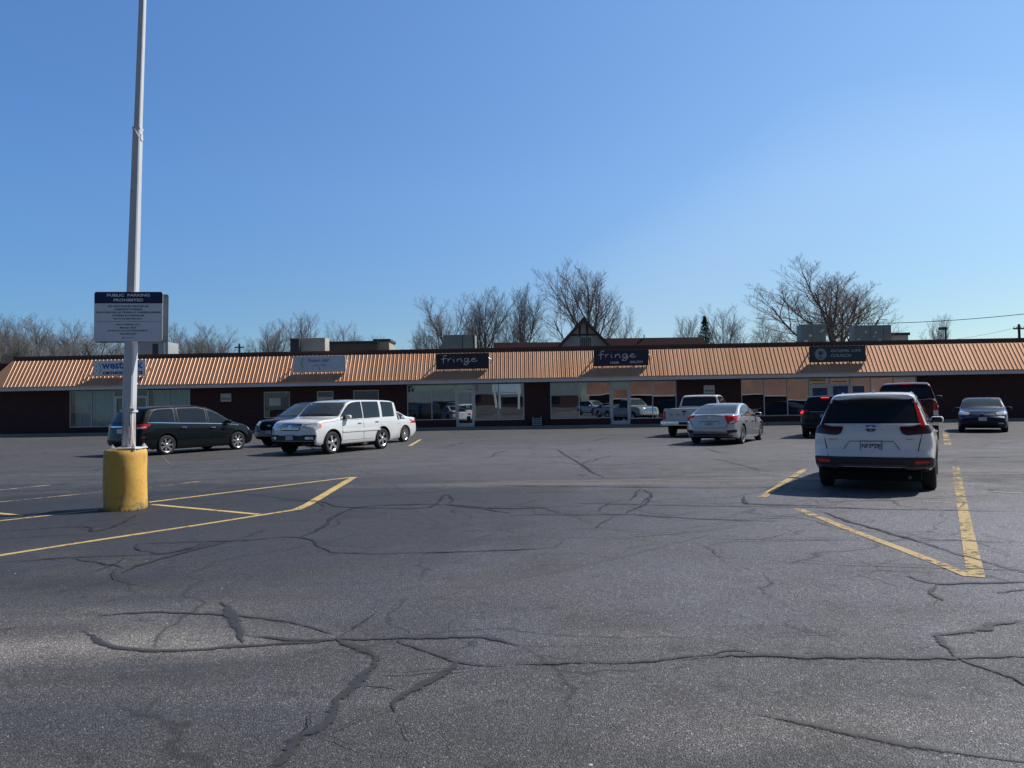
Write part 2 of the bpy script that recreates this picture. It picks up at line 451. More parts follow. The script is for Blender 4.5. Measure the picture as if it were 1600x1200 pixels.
CR += [('s', lz(p), wd) for p, wd in (
    ([(800, 1040), (840, 1000), (900, 930), (1020, 850), (1080, 770), (1130, 715), (1180, 660), (1140, 630), (1040, 595)], .075),
    ([(300, 525), (450, 515), (700, 520), (880, 540), (1040, 580)], .045),
    ([(260, 570), (320, 610), (400, 628), (550, 635), (740, 622), (940, 612), (1040, 600)], .045),
    ([(690, 480), (722, 505), (738, 550), (748, 612)], .095), ([(760, 585), (900, 598), (1040, 600), (1200, 597), (1470, 592), (1620, 620)], .05),
    ([(1250, 600), (1420, 665), (1600, 675)], .05), ([(1425, 665), (1370, 710), (1280, 760), (1230, 820)], .07), ([(1130, 745), (1240, 760)], .05),
    ([(430, 300), (720, 290), (940, 280), (1040, 325), (1300, 328), (1600, 320), (1760, 312)], .06),
    ([(940, 280), (1000, 250), (1060, 205), (1160, 182), (1400, 178), (1600, 205)], .10), ([(390, 390), (480, 355), (720, 290)], .08),
    ([(220, 345), (390, 375)], .06), ([(0, 262), (260, 245), (300, 262), (400, 225), (420, 210)], .07),
    ([(850, 165), (1000, 168), (1070, 185), (1340, 185), (1390, 145), (1420, 160), (1400, 175)], .08), ([(0, 360), (220, 345), (520, 330), (640, 300)], .05),
    ([(1400, 178), (1600, 190), (1800, 182)], .10), ([(430, 300), (440, 320), (560, 335)], .06))]
CR += [('f', lz(p), wd) for p, wd in (([(1000, 890), (1060, 920), (1140, 960), (1290, 975), (1310, 1000)], .006), ([(1080, 550), (1150, 580), (1250, 600)], .008),
    ([(1240, 850), (1270, 900), (1300, 930)], .006), ([(140, 600), (250, 605)], .008), ([(440, 480), (520, 500), (700, 515)], .007),
    ([(370, 655), (480, 665), (520, 640)], .007))]
CR += [('s', rz_(p), wd) for p, wd in (
    ([(0, 675), (300, 672), (450, 665), (560, 655), (700, 635), (760, 645)], .035), ([(540, 662), (760, 650), (1000, 658), (1380, 655), (1640, 652)], .05),
    ([(1380, 655), (1335, 590), (1430, 575), (1600, 540)], .07), ([(1380, 655), (1500, 700), (1600, 740)], .06),
    ([(1240, 400), (1340, 425), (1600, 418)], .06), ([(1340, 425), (1310, 455), (1350, 475)], .06), ([(1510, 452), (1640, 440)], .09),
    ([(0, 210), (350, 208), (500, 218), (820, 230)], .07),
    ([(180, 172), (600, 182), (900, 186), (1600, 200)], .07), ([(360, 205), (440, 155), (400, 130), (375, 165)], .075),
    ([(140, 5), (175, 30), (220, 52), (262, 80), (296, 96)], .10), ([(730, 150), (740, 175), (1000, 182)], .12), ([(960, 200), (1250, 290), (1480, 360), (1640, 400)], .07),
    ([(1260, 290), (1450, 292), (1620, 300)], .06), ([(0, 180), (100, 190), (160, 205)], .06))]
CR += [('f', rz_(p), wd) for p, wd in (
    ([(500, 590), (640, 610), (760, 640)], .010), ([(1220, 640), (1330, 610)], .012), ([(-80, 118), (400, 123), (780, 124), (960, 119)], .07),
    ([(1320, 105), (1640, 101)], .06), ([(1320, 31), (1640, 28)], .12), ([(570, 295), (610, 310), (660, 355)], .015), ([(610, 305), (700, 292), (1040, 288)], .02),
    ([(800, 440), (830, 420), (870, 425)], .012), ([(930, 420), (1000, 445)], .012), ([(600, 0), (640, 12), (720, 20)], .05), ([(640, 35), (780, 70), (900, 76)], .05), ([(1120, 580), (1180, 560), (1320, 566)], .010),
    ([(780, 590), (930, 585), (1100, 578)], .009), ([(1570, 610), (1640, 625)], .010))]
CR += [('p', rz_(p), wd) for p, wd in (([(-250, 470), (0, 410), (300, 350), (620, 270)], .22), ([(60, 30), (260, 55), (520, 35)], .3))]
CR += [('w', q, wd) for q, wd in (([(784, 692), (808, 688.5)], .16), ([(784, 693), (824, 696.5), (937, 697.5)], .14), ([(955, 688), (975, 700), (1030, 700)], .12), ([(254, 712), (262, 722), (272, 727)], .09), ([(1340, 830), (1420, 868)], .02), ([(930, 695), (1010, 692)], .12), ([(660, 697), (720, 693)], .14), ([(1180, 706), (1215, 698)], .14))]
CR += [('u', rz_([(750, 830), (880, 855), (1110, 905), (1300, 940), (1620, 985)]), .085)]
def jitter_line(P, step, amp, rnd):
    out = []
    for i in range(len(P) - 1):
        a, b = P[i], P[i + 1]; L = (b - a).length; n = max(1, int(L / step))
        for k in range(n):
            out.append(a.lerp(b, k / n))
    out.append(P[-1])
    acc = Vector((0, 0, 0)); res = []
    for i, p in enumerate(out):
        acc = acc * .72 + Vector((rnd.uniform(-1, 1), rnd.uniform(-1, 1), 0)) * amp
        res.append(p + acc)
    return res
def ribbon(m, P, wd, z, rnd, wvar=.42, taper=True):
    EV = (0, .55, 1, .55, 0)
    n0 = len(m.v)
    wv = 1.0
    if not hasattr(m, 'e'): m.e = []
    for i, p in enumerate(P):
        a = P[max(i - 1, 0)]; b = P[min(i + 1, len(P) - 1)]
        t = (b - a); t.z = 0; t.normalize(); n = Vector((-t.y, t.x, 0))
        wv = wv * .75 + .25 * rnd.uniform(1 - 2 * wvar, 1 + 2 * wvar)
        end = min(1, .25 + min(i, len(P) - 1 - i) / 6) if taper else 1
        k = wd / 2 * wv * end
        for j, e in enumerate(EV):
            o = (j - 2) / 2 * k; m.v.append((p.x + n.x * o, p.y + n.y * o, z)); m.e.append(e)
    for i in range(len(P) - 1):
        for j in range(4):
            q = n0 + i * 5 + j; m.f.append((q, q + 1, q + 6, q + 5)); m.m.append(0)
def put_edge(o, m):
    at_ = o.data.attributes.new('edge', 'FLOAT', 'POINT')
    at_.data.foreach_set('value', m.e)
    return o
rnd = random.Random(3)
# side cracks growing out of the sealed ones, and a loose network over the lot
def walk(p, hd, L, rr, kink=.5):
    P = [p.copy()]; st = .16 if L < 2 else .35
    for i in range(int(L / st)):
        hd += rr.gauss(0, kink * .55); P.append(P[-1] + Vector((math.cos(hd), math.sin(hd), 0)) * st * rr.uniform(.6, 1.4))
    return P
extra = []
r8 = random.Random(17)
for kd, P, wd in list(CR):
    if kd != 's': continue
    G = [ground(*q) for q in P]
    for a_, b_ in zip(G, G[1:]):
        L_ = (b_ - a_).length
        for _ in range(min(2, int(L_ / 1.5 + r8.random()))):
            q = a_.lerp(b_, r8.random())
            if q.y < 7 and r8.random() < .75: continue
            hd = math.atan2(b_.y - a_.y, b_.x - a_.x) + r8.choice((-1, 1)) * r8.uniform(.5, 1.5)
            extra.append((walk(q, hd, r8.uniform(.25, .9) * (1 + q.y * .08), r8), .003 + q.y * .0012))
for i in range(64):
    y = 7.5 + 32 * r8.random() ** 1.5; x = r8.uniform(-.75, .75) * y
    extra.append((walk(Vector((x, y, 0)), r8.choice((0, math.pi)) + r8.gauss(0, .5), r8.uniform(1.0, 3.0) + y * .14, r8, .34), .003 + y * .0013))
for kind, mat, nm, z0, dz, lab in (('b', M_strip, 'asphalt_patch', .0012, .0001, 'pale worn aggregate strips along the joint'), ('p', M_pale, 'tyre_track', .0018, .0001, 'faint pale tyre tracks on the asphalt'), ('s', M_seal, 'crack_sealant', .0072, .0002, 'dark sealant strips over branching cracks in the asphalt'), ('t', M_sealfar, 'crack_sealant', .0073, .0002, 'dark sealant strips further across the lot'), ('u', M_sealsoft, 'crack_sealant', .0071, .0001, 'broad faded grey sealant band near the bottom right'), ('f', M_fine, 'open_crack', .0142, .0002, 'thin open cracks in the asphalt'), ('w', M_paleline, 'paint_scuff', .0024, .0001, 'faded white scuffs on the asphalt')):
    m = MB(); k = 0
    for kd, P, wd in CR:
        Pg = [ground(*p) for p in P]
        if kd == 's' and sum(q.y for q in Pg) / len(Pg) > 7.2: kd = 't'
        if kd != kind: continue
        Pg = [Vector(q) for q in smooth2([tuple(q) for q in Pg], 4)]
        if kd in 'stf':
            step = max(.03, min(.25, Pg[0].y * .009)); Pg = jitter_line(Pg, step, min(wd * .34, .02) if kd == 's' else (min(.012 + Pg[0].y * .0012, .03)), rnd)
        ribbon(m, Pg, wd * (1.25 if kd == 's' else 1.0), z0 + dz * k, rnd, .30 if kd == 'b' else .45); k += 1
    if kind == 'f':
        for Pg, wd in extra:
            Pg = jitter_line(Pg, max(.04, Pg[0].y * .01), .008 + Pg[0].y * .0006, rnd)
            ribbon(m, Pg, wd * 1.3, z0 + dz * 21 + .00004 * k, rnd, .45); k += 1
    tag(put_edge(m.build(nm, mat, recalc=False), m), lab, kind='structure')

# painted lines
def linemat(name, col, wear):
    m, nt, b = nmat(name)
    co = worldco(nt)
    n = noise(nt, co, 14, 7, .72); n2 = noise(nt, co, 1.6, 4)
    f = mth(nt, 'ADD', mth(nt, 'MULTIPLY', n, .65), mth(nt, 'MULTIPLY', n2, .35))
    nt.links.new(ramp(nt, f, [(.2, tuple(c * .6 for c in col)), (.6, col)]), b.inputs['Base Color'])
    b.inputs['Roughness'].default_value = .7
    nt.links.new(ramp(nt, f, [(wear, 0.0), (wear + .07, 1.0)]), b.inputs['Alpha'])
    bump(nt, b, n, .3, .01)
    return m
M_yel = linemat('yellow_line_paint', (.60, .43, .15), .38)
M_yelr = linemat('yellow_line_paint_faded', (.50, .36, .155), .41)
M_yelw = linemat('yellow_line_paint_worn', (.50, .37, .17), .47)
M_whl = linemat('white_line_paint_worn', (.42, .41, .37), .46)
lines = [([(-60, 880), (0, 868), (120, 849), (300, 822), (465, 796)], .10, M_yel), ([(463, 796.4), (480, 789), (553, 745.5)], .15, M_yel),
         ([(548, 746), (470, 755.5), (232, 785)], .12, M_yel), ([(162, 796), (0, 814), (-40, 818)], .09, M_yel), ([(238, 788.5), (320, 796), (405, 804)], .10, M_yel),
         ([(-40, 798), (0, 802.5), (37, 806)], .10, M_yel), ([(-40, 788), (0, 784.5), (160, 769)], .10, M_yelw), ([(232, 762), (315, 752)], .10, M_yelw),
         ([(-30, 769), (0, 766), (78, 758)], .10, M_whl),
         ([(1245, 795), (1257, 799.5), (1272, 806)], .13, M_yelr), ([(1278, 807.5), (1330, 829), (1400, 855), (1470, 882), (1516, 901)], .11, M_yelr),
         ([(1493.5, 729), (1499, 765), (1503, 786)], .135, M_yelw), ([(1503, 787), (1509, 820), (1525, 902)], .135, M_yelr), ([(1191, 777), (1215, 761), (1258, 733)], .13, M_yelr),
         ([(1370, 780), (1430, 783), (1494, 786.5)], .08, M_yelw), ([(1512, 767), (1600, 771), (1640, 773)], .07, M_whl),
         ([(1476.5, 674), (1481.5, 696)], .20, M_yelw), ([(657, 687), (640, 697)], .14, M_yel), ([(1110, 699), (1060, 703)], .10, M_whl)]
for i, (P, wd, mt) in enumerate(lines):
    m = MB(); Pg = [ground(*p) for p in P]
    Q = []
    for a, b in zip(Pg, Pg[1:]):
        n = max(2, int((b - a).length / .25))
        Q += [a.lerp(b, k / n) for k in range(n)]
    Q.append(Pg[-1])
    ribbon(m, Q, wd, .0030 + .0002 * i, rnd, .06, taper=False)
    tag(put_edge(m.build('painted_line', mt, recalc=False), m), 'worn painted parking line on the asphalt', kind='structure')
# ------------------------------------------------------------------ strip mall
def brick(name, c1, c2, mortar):
    m, nt, b = nmat(name)
    co = objco(nt)
    s = N(nt, 'ShaderNodeSeparateXYZ'); nt.links.new(co, s.inputs[0])
    cb = N(nt, 'ShaderNodeCombineXYZ'); nt.links.new(mth(nt, 'ADD', s.outputs[0], s.outputs[1]), cb.inputs[0]); nt.links.new(s.outputs[2], cb.inputs[1])
    br = N(nt, 'ShaderNodeTexBrick'); nt.links.new(cb.outputs[0], br.inputs['Vector'])
    br.inputs['Scale'].default_value = 1; br.inputs['Brick Width'].default_value = .21; br.inputs['Row Height'].default_value = .075
    br.inputs['Mortar Size'].default_value = .006
    br.inputs['Color1'].default_value = (*c1, 1); br.inputs['Color2'].default_value = (*c2, 1); br.inputs['Mortar'].default_value = (*mortar, 1)
    n = noise(nt, co, .9, 5)
    c = mixc(nt, mth(nt, 'MULTIPLY', n, .5), br.outputs['Color'], tuple(x * .5 for x in c1))
    nt.links.new(c, b.inputs['Base Color']); b.inputs['Roughness'].default_value = .85
    bump(nt, b, br.outputs['Fac'], -.3, .01)
    return m
M_brick = brick('dark_red_brick', (.092, .035, .034), (.062, .024, .027), (.064, .050, .048))
def copper():
    m, nt, b = nmat('copper_metal_roof')
    co = objco(nt)
    s = N(nt, 'ShaderNodeSeparateXYZ'); nt.links.new(co, s.inputs[0])
    mp = N(nt, 'ShaderNodeMapping'); mp.inputs['Scale'].default_value = (6, .5, .5); nt.links.new(co, mp.inputs[0])
    n = noise(nt, mp.outputs[0], 1, 5, .6); n2 = noise(nt, co, .25, 3)
    wn = N(nt, 'ShaderNodeTexWhiteNoise', noise_dimensions='1D'); nt.links.new(mth(nt, 'FLOOR', mth(nt, 'DIVIDE', s.outputs[0], .75)), wn.inputs['W'])
    c = mixc(nt, n, (.64, .335, .19), (.82, .48, .30))
    c = mixc(nt, mth(nt, 'MULTIPLY', wn.outputs['Value'], .5), c, (.92, .58, .38))
    c = mixc(nt, mth(nt, 'MULTIPLY', n2, .22), c, (.45, .20, .11))
    nt.links.new(c, b.inputs['Base Color'])
    b.inputs['Metallic'].default_value = .52; b.inputs['Roughness'].default_value = .47
    bump(nt, b, n, .12, .01)
    return m
M_copper = copper()
M_fascia = simple('fascia_white_metal', (.66, .68, .72), .45, .2, .08, 1.5)
M_capm = simple('parapet_brown_metal', (.115, .062, .050), .5, .2, .15, 1.2)
M_roofm = simple('roof_membrane', (.16, .155, .15), .9, 0, .2, .5)
M_conc = simple('sidewalk_concrete', (.30, .29, .28), .85, 0, .15, 1.2, bmp=.2)
M_inter = simple('interior_wall', (.20, .19, .18), .9, 0, .2, 1)
M_floor = simple('interior_floor', (.10, .09, .085), .6, 0, .2, 1)
M_alum = simple('aluminium_frame', (.55, .57, .60), .35, .6, .08, 3)
M_wframe = simple('white_door_frame', (.66, .67, .69), .4, .1, .06, 3)
def shopglass(name, refl=.5, warp=.02, tr=(.55, .62, .66)):
    m, nt, b = nmat(name)
    nt.nodes.remove(b)
    out = nt.nodes['Material Output']
    g = N(nt, 'ShaderNodeBsdfGlossy'); g.inputs['Roughness'].default_value = .0; g.inputs['Color'].default_value = (.85, .92, .95, 1)
    t = N(nt, 'ShaderNodeBsdfTransparent'); t.inputs['Color'].default_value = (*tr, 1)
    fr = N(nt, 'ShaderNodeFresnel'); fr.inputs['IOR'].default_value = 1.5
    fac = mth(nt, 'ADD', mth(nt, 'MULTIPLY', fr.outputs[0], .8), refl, True)
    mx = N(nt, 'ShaderNodeMixShader'); nt.links.new(fac, mx.inputs[0]); nt.links.new(t.outputs[0], mx.inputs[1]); nt.links.new(g.outputs[0], mx.inputs[2])
    bp = N(nt, 'ShaderNodeBump'); bp.inputs['Strength'].default_value = warp; bp.inputs['Distance'].default_value = 1.0
    nt.links.new(noise(nt, objco(nt), .55, 1, .3), bp.inputs['Height']); nt.links.new(bp.outputs[0], g.inputs['Normal'])
    nt.links.new(mx.outputs[0], out.inputs[0])
    return m
M_sglass = shopglass('storefront_glass', .24, .004)
M_sglass_dim = shopglass('storefront_glass_dim', .045, .004, (.86, .92, .96))
bld = empty('strip_mall', FO, -FA)
tag(bld, 'long brick strip mall with ribbed copper metal mansard roof and storefronts', 'building')
VE, ZE = 1.25, 3.11                  # eave line (v out, z)
VT, ZT = .08, 4.85                   # mansard top
UL = pf(19, 563, VT)[0]              # top left corner of the mansard
URr = pf(1760, 560, 0)[0]
ULw = UL - .9
def bbox(m, u0, u1, v0, v1, z0, z1, mi=0): m.box(u0, u1, -v1, -v0, z0, z1, mi)
# openings: (px0, px1, ytop, ybottom, panes[], kind)
def U(px, py=630): return pf(px, py, 0)[0]
def Zp(px, py): return pf(px, py, 0)[1]
SILL = .15
openings = []   # u0,u1,z0,z1,type,divisions,material
def opening(px0, px1, yt, yb, typ, div=(), glass=None, frame=None):
    pc = (px0 + px1) / 2
    z1 = Zp(pc, yt); z0 = SILL if typ == 'door' else Zp(pc, yb)
    openings.append((U(px0), U(px1), z0, min(z1, 2.86), typ, [U(d) for d in div], glass or M_sglass, frame or M_alum))
opening(108, 178, 609, 667.5, 'win', (142,), M_sglass_dim)
opening(178, 231, 609, 680, 'door', (), M_sglass_dim)
opening(231, 297, 609, 667.5, 'win', (264,), M_sglass_dim)
opening(412, 453, 612, 653, 'win', (), M_sglass_dim, M_wframe)
opening(495, 521, 611, 680, 'door', (), M_sglass_dim, M_wframe)
opening(552, 592, 609.5, 651, 'win', (), M_sglass_dim, M_wframe)
opening(636, 712.5, 597, 656.5, 'win', (674.5,))
opening(712.5, 741, 597, 670, 'door')
opening(741, 819, 597, 656.5, 'win', (779,))
opening(860, 954, 595, 654, 'win', (905,))
opening(954, 984.5, 595, 668, 'door', (), None, M_wframe)
opening(984.5, 1057.5, 595, 654, 'win', (1020,))
opening(1158.5, 1266, 590, 650, 'win', (1194.5, 1231))
opening(1266, 1298, 590, 660, 'door', (), None, M_wframe)
opening(1298, 1330, 590, 660, 'door', (), None, M_wframe)
opening(1330, 1434, 589, 650, 'win', (1362, 1398))
wall = MB()
cur = ULw
ZW = 4.72
for (u0, u1, z0, z1, typ, dv, gm_, fm) in openings:
    if u0 > cur + .01: bbox(wall, cur, u0, -.3, 0, 0, ZW)
    if z0 > SILL + .01: bbox(wall, u0, u1, -.3, 0, 0, z0)
    bbox(wall, u0, u1, -.3, 0, z1, ZW)
    cur = u1
bbox(wall, cur, URr, -.3, 0, 0, ZW)
wall_o = wall.build('wall', M_brick, bld)
m = MB(); bbox(m, ULw, ULw + .3, -18, -.3, 0, ZW); bbox(m, URr - .3, URr, -18, -.3, 0, ZW); bbox(m, ULw, URr, -18.3, -18, 0, ZW)
m.build('wall', M_brick, bld)
m = MB(); bbox(m, ULw + .3, URr - .3, -6.2, -6, 0, 3.2)
for px in (330, 620, 840, 1110): bbox(m, U(px) - .1, U(px) + .1, -6, -.3, 0, 3.2)
m.build('partition_wall', M_inter, bld)
m = MB(); bbox(m, ULw + .3, URr - .3, -6, -.3, .02, .12); m.build('floor_slab', M_floor, bld)
m = MB(); bbox(m, ULw + .3, URr - .3, -6, -.3, 3.0, 3.1); m.build('ceiling', M_inter, bld)
m = MB(); bbox(m, ULw + .31, URr - .31, -17.9, -.31, 4.55, 4.7); m.build('roof_deck', M_roofm, bld)

# windows and doors
rnd = random.Random(11)
for (u0, u1, z0, z1, typ, dv, gmat, fm) in openings:
    f = MB(); t = .055; d0, d1 = -.14, -.03
    bbox(f, u0, u0 + t, d0, d1, z0, z1); bbox(f, u1 - t, u1, d0, d1, z0, z1)
    bbox(f, u0 + t, u1 - t, d0, d1, z1 - t, z1)
    panes = []
    if typ == 'win':
        bbox(f, u0 + t, u1 - t, d0, d1, z0, z0 + t)
        for d in dv: bbox(f, d - t * .5, d + t * .5, d0, d1, z0 + t, z1 - t)
        ed = [u0 + t / 2] + list(dv) + [u1 - t / 2]
        for a, b in zip(ed, ed[1:]): panes.append((a + t * .5, b - t * .5, z0 + t, z1 - t))
        fo = f.build('window', fm, bld)
    else:
        zt = z1 - .38
        bbox(f, u0 + t, u1 - t, d0, d1, zt - .05, zt)
        s = .11
        f2 = [(u0 + t, u0 + t + s, z0, zt - .05), (u1 - t - s, u1 - t, z0, zt - .05)]
        for a, b, c, d in f2: bbox(f, a + .004, b, d0 + .01, d1 + .012, c, d)
        bbox(f, u0 + t + s, u1 - t - s, d0 + .01, d1 + .012, z0, z0 + .22)
        bbox(f, u0 + t + s, u1 - t - s, d0 + .01, d1 + .012, zt - .15, zt - .052)
        panes += [(u0 + t, u1 - t, zt, z1 - t), (u0 + t + s, u1 - t - s, z0 + .22, zt - .15)]
        fo = f.build('door', fm, bld)
        h = MB(); h.tube([(u1 - t - s * .6, .015, 1.0), (u1 - t - s * .6, -.06 + .0, 1.0)], .012); h.tube([(u1 - t - s * .6, -.06, .95), (u1 - t - s * .6, -.06, 1.35)], .015)
        h.build('handle', M_chrome, fo)
    for (a, b, c, d) in panes:
        g = MB(); g.box(a, b, .080, .086, c, d)
        go = g.build('glass_pane', gmat, fo)
        # slight set of each pane in its frame, so reflections break between panes
        mx = (a + b) / 2; zc = (c + d) / 2
        rx, rzz = rnd.gauss(0, .0035), rnd.gauss(0, .005)
        for vv in go.data.vertices:
            vv.co.y += (vv.co.x - mx) * rzz + (vv.co.z - zc) * rx
# curtains in the orthodontist's windows
M_curt = simple('sheer_curtain', (.66, .68, .70), .9, 0, .1, 4)
for px0, px1 in ((111, 176), (234, 295)):
    m = MB(); a, b = U(px0), U(px1); n = int((b - a) / .035); P = []
    for i in range(n + 1):
        x = a + (b - a) * i / n
        P.append((x, .42 + .03 * math.sin(x * 22) + .015 * math.sin(x * 53 + 1)))
    for i in range(n): m.face([(P[i][0], P[i][1], .5), (P[i + 1][0], P[i + 1][1], .5), (P[i + 1][0], P[i + 1][1], 2.8), (P[i][0], P[i][1], 2.8)])
    m.build('curtain', M_curt, bld, smooth=True, recalc=False)
# notices stuck behind door glass; navy panel beside the doors stands in for a reflection
M_poster = simple('navy_poster_and_reflection', (.05, .09, .22), .6, 0, .5, 5)
M_poster_y = simple('poster_yellow', (.60, .45, .10), .6, 0, .25, 8)
M_paper = simple('paper_white', (.70, .70, .68), .7, 0, .05, 8)
for px0, px1, y0, y1, mt in ((1271, 1293, 606, 622, M_poster), (1302, 1326, 603, 640, M_poster), (1334, 1352, 603, 622, M_poster), (1271, 1293, 598.5, 601.5, M_poster_y),
                             (1302, 1325, 594.5, 597, M_poster_y), (1268, 1292, 592, 596, M_poster_y), (499, 508, 623, 631, M_paper), (729, 735, 650, 660, M_blackpl), (728, 734, 633, 638, M_paper), (420, 438, 622, 634, M_paper)):
    m = MB(); a, b = U(px0), U(px1); z1_, z0_ = Zp((px0 + px1) / 2, y0), Zp((px0 + px1) / 2, y1)
    m.box(a, b, .066, .071, z0_, z1_); m.build('notice', mt, bld)
# glowing strips added behind church and salon glass, standing in for bright reflections
M_glowstrip = emis_light('warm_glow_strip', (1, .86, .62), 1.6)
for px0, px1 in ((1164, 1190), (1197, 1222), (1236, 1262), (1366, 1392), (1402, 1430), (990, 1004)):
    a, b = U(px0), U(px1)
    m = MB(); m.box(a * .99, b * .99, 1.2, 1.5, 2.93, 2.995); m.build('glow_strip', M_glowstrip, bld)

# mansard: ribbed panels
rib, PW = MB(), .252
SL = Vector((0, -(VE - VT), ZE - ZT)); Ls = SL.length; SLn = SL.normalized()
NRM = Vector((0, SLn.z, -SLn.y)); NRM = NRM if NRM.y < 0 else -NRM
top0 = Vector((0, -VT, ZT))
prof = []
u = UL
uR = URr
while u < uR:
    for du, h in ((0, 0), (.098, 0), (.106, .004), (.114, 0), (.204, 0), (.209, .020), (.230, .020), (.246, 0)): prof.append((u + du, h))
    u += PW
for i in range(len(prof) - 1):
    a, b = prof[i], prof[i + 1]
    q = []
    for (uu, h), s in ((a, 0), (b, 0), (b, 1), (a, 1)):
        q.append(Vector((uu, 0, 0)) + top0 + SL * s + NRM * h)
    rib.face(q)
# left hip face
c_top = Vector((UL, -VT, ZT)); c_bot = Vector((UL - (VE - VT), -VE, ZE))
rib.face([c_top, Vector((UL, -VE, ZE)) , c_bot])
n = 60
for i in range(n):
    y0, y1 = i * .3, (i + 1) * .3
    rib.face([c_top + Vector((0, y0, 0)), c_bot + Vector((0, y0, 0)), c_bot + Vector((0, y1, 0)), c_top + Vector((0, y1, 0))])
rib.build('mansard_roof', M_copper, bld, recalc=False)
# drip edge, fascia and soffit
m = MB(); m.box(UL - 1.07, uR, -VE - .035, -VE + .05, ZE - .05, ZE + .030); m.build('drip_edge', M_copper, bld)
m = MB(); m.box(UL - 1.05, uR, -VE - .012, -VE + .12, ZE - .235, ZE - .052); m.box(UL - 1.05, uR, -VE - .03, -VE, ZE - .20, ZE - .10); m.build('fascia', M_fascia, bld)
m = MB(); m.box(UL - 1.0, uR, -VE + .12, -.005, ZE - .17, ZE - .12); m.build('soffit', M_fascia, bld)
# parapet above the mansard with metal cap
m = MB(); m.box(UL - .02, uR, -VT + .24, .50, ZT - .25, ZT + .17); m.box(UL - .02, uR, -VT - .005, -VT + .239, ZT - .05, ZT + .006); m.build('parapet', M_capm, bld)
m = MB(); m.box(UL - .06, uR, -VT + .19, .56, ZT + .172, ZT + .30); m.build('parapet_cap', M_capm, bld)
u = UL
while u < uR:
    m = MB(); m.box(u, u + .02, -VT + .182, .565, ZT + .168, ZT + .306); m.build('cap_seam', M_capm, bld); u += 3.05
# sidewalk with kerb
m = MB(); m.box(ULw - 3, URr + 3, -1.6, -.002, .0, .15)
o = m.build('sidewalk', M_conc, None); o.location = FO; o.rotation_euler = (0, 0, -FA); tag(o, 'raised concrete walk along the shops', kind='structure')

# ------------------------------------------------------------------ shop signs
M_signblue = simple('sign_face_white', (.78, .83, .90), .4, 0, .05, 1)
M_signgrey = simple('sign_face_grey', (.62, .70, .80), .45, 0, .08, 1.5)
M_navy = simple('sign_face_navy', (.012, .016, .040), .4, 0, .15, 1)
M_slate = simple('sign_face_slate', (.030, .048, .062), .45, 0, .12, 1)
M_signtrim = simple('sign_trim', (.55, .57, .60), .4, .5, .1, 2)
M_txt_blue = simple('letter_blue', (.04, .16, .48), .5, 0, .05, 4)
M_txt_cyan = simple('letter_cyan', (.10, .40, .55), .5, 0, .05, 4)
M_txt_dark = simple('letter_dark', (.02, .03, .08), .5, 0, .05, 4)
M_txt_white = simple('letter_white', (.72, .74, .78), .5, 0, .04, 4)
M_txt_pale = simple('letter_pale', (.42, .46, .50), .5, 0, .05, 4)
M_txt_yel = simple('letter_yellow', (.50, .52, .12), .5, 0, .05, 4)
def shop_sign(px0, px1, yt, yb, label, face, trim, depth=.24):
    pc = (px0 + px1) / 2
    v = .98
    u0, _ = pf(px0, (yt + yb) / 2, v); u1, _ = pf(px1, (yt + yb) / 2, v)
    _, z1 = pf(pc, yt, v); _, z0 = pf(pc, yb, v)
    w_, h_ = u1 - u0, z1 - z0
    vb = VT + (VE - VT) * (ZT - z0) / (ZT - ZE) + .14
    k = (vb - v) ;
    r = empty('shop_sign', fac((u0 + u1) / 2, vb, (z0 + z1) / 2), -FA)
    tag(r, label, 'sign', 'signs mounted on the copper roof')
    m = MB(); m.box(-w_ / 2, w_ / 2, .0, depth * .45, -h_ / 2, h_ / 2); m.build('cabinet', trim, r, bevel=.012)
    m = MB(); m.box(-w_ / 2 + .045, w_ / 2 - .045, -.012, .01, -h_ / 2 + .045, h_ / 2 - .045); m.build('panel', face, r)
    for x in (-w_ * .42, -w_ * .14, w_ * .14, w_ * .42):
        m = MB(); m.box(x - .03, x + .03, depth * .45, .62, h_ * .25, h_ * .25 + .05); m.build('bracket', M_capm, r)
    # conduit drooping at the right end
    m = MB(); m.tube([(w_ / 2, .08, h_ * .2), (w_ / 2 + .14, .14, h_ * .12), (w_ / 2 + .22, .22, -h_ * .05), (w_ / 2 + .12, .25, -h_ * .2)], .018, 6); m.build('conduit', M_signtrim, r, smooth=True)
    return r, w_, h_
sg, w_, h_ = shop_sign(145.5, 227, 563, 587.5, 'white sign with blue lettering behind the light pole, ending in orthodontics', M_signblue, M_signtrim)
text_mesh('lettering', 'westpark', w_ * .79, None, M_txt_blue, sg, (w_ * .060, -.012, h_ * .14), bold=.03)
text_mesh('lettering', 'ORTHODONTICS', w_ * .77, h_ * .20, M_txt_dark, sg, (w_ * .065, -.012, -h_ * .30), bold=.055)
ribbon_letters('smile_mark', [[(-w_ * .33, h_ * .36), (-w_ * .295, h_ * .1), (-w_ * .30, -h_ * .15), (-w_ * .335, -h_ * .36)]], .03, M_txt_cyan, sg, lambda a, b, h: (a - w_ * .06, -.012 - h, b))
for z_ in (.10, -.19):
    m = MB(); m.box(-w_ * .445, -w_ * .425, -.018, -.012, z_, z_ + .09); m.build('smile_eye', M_txt_cyan, sg)

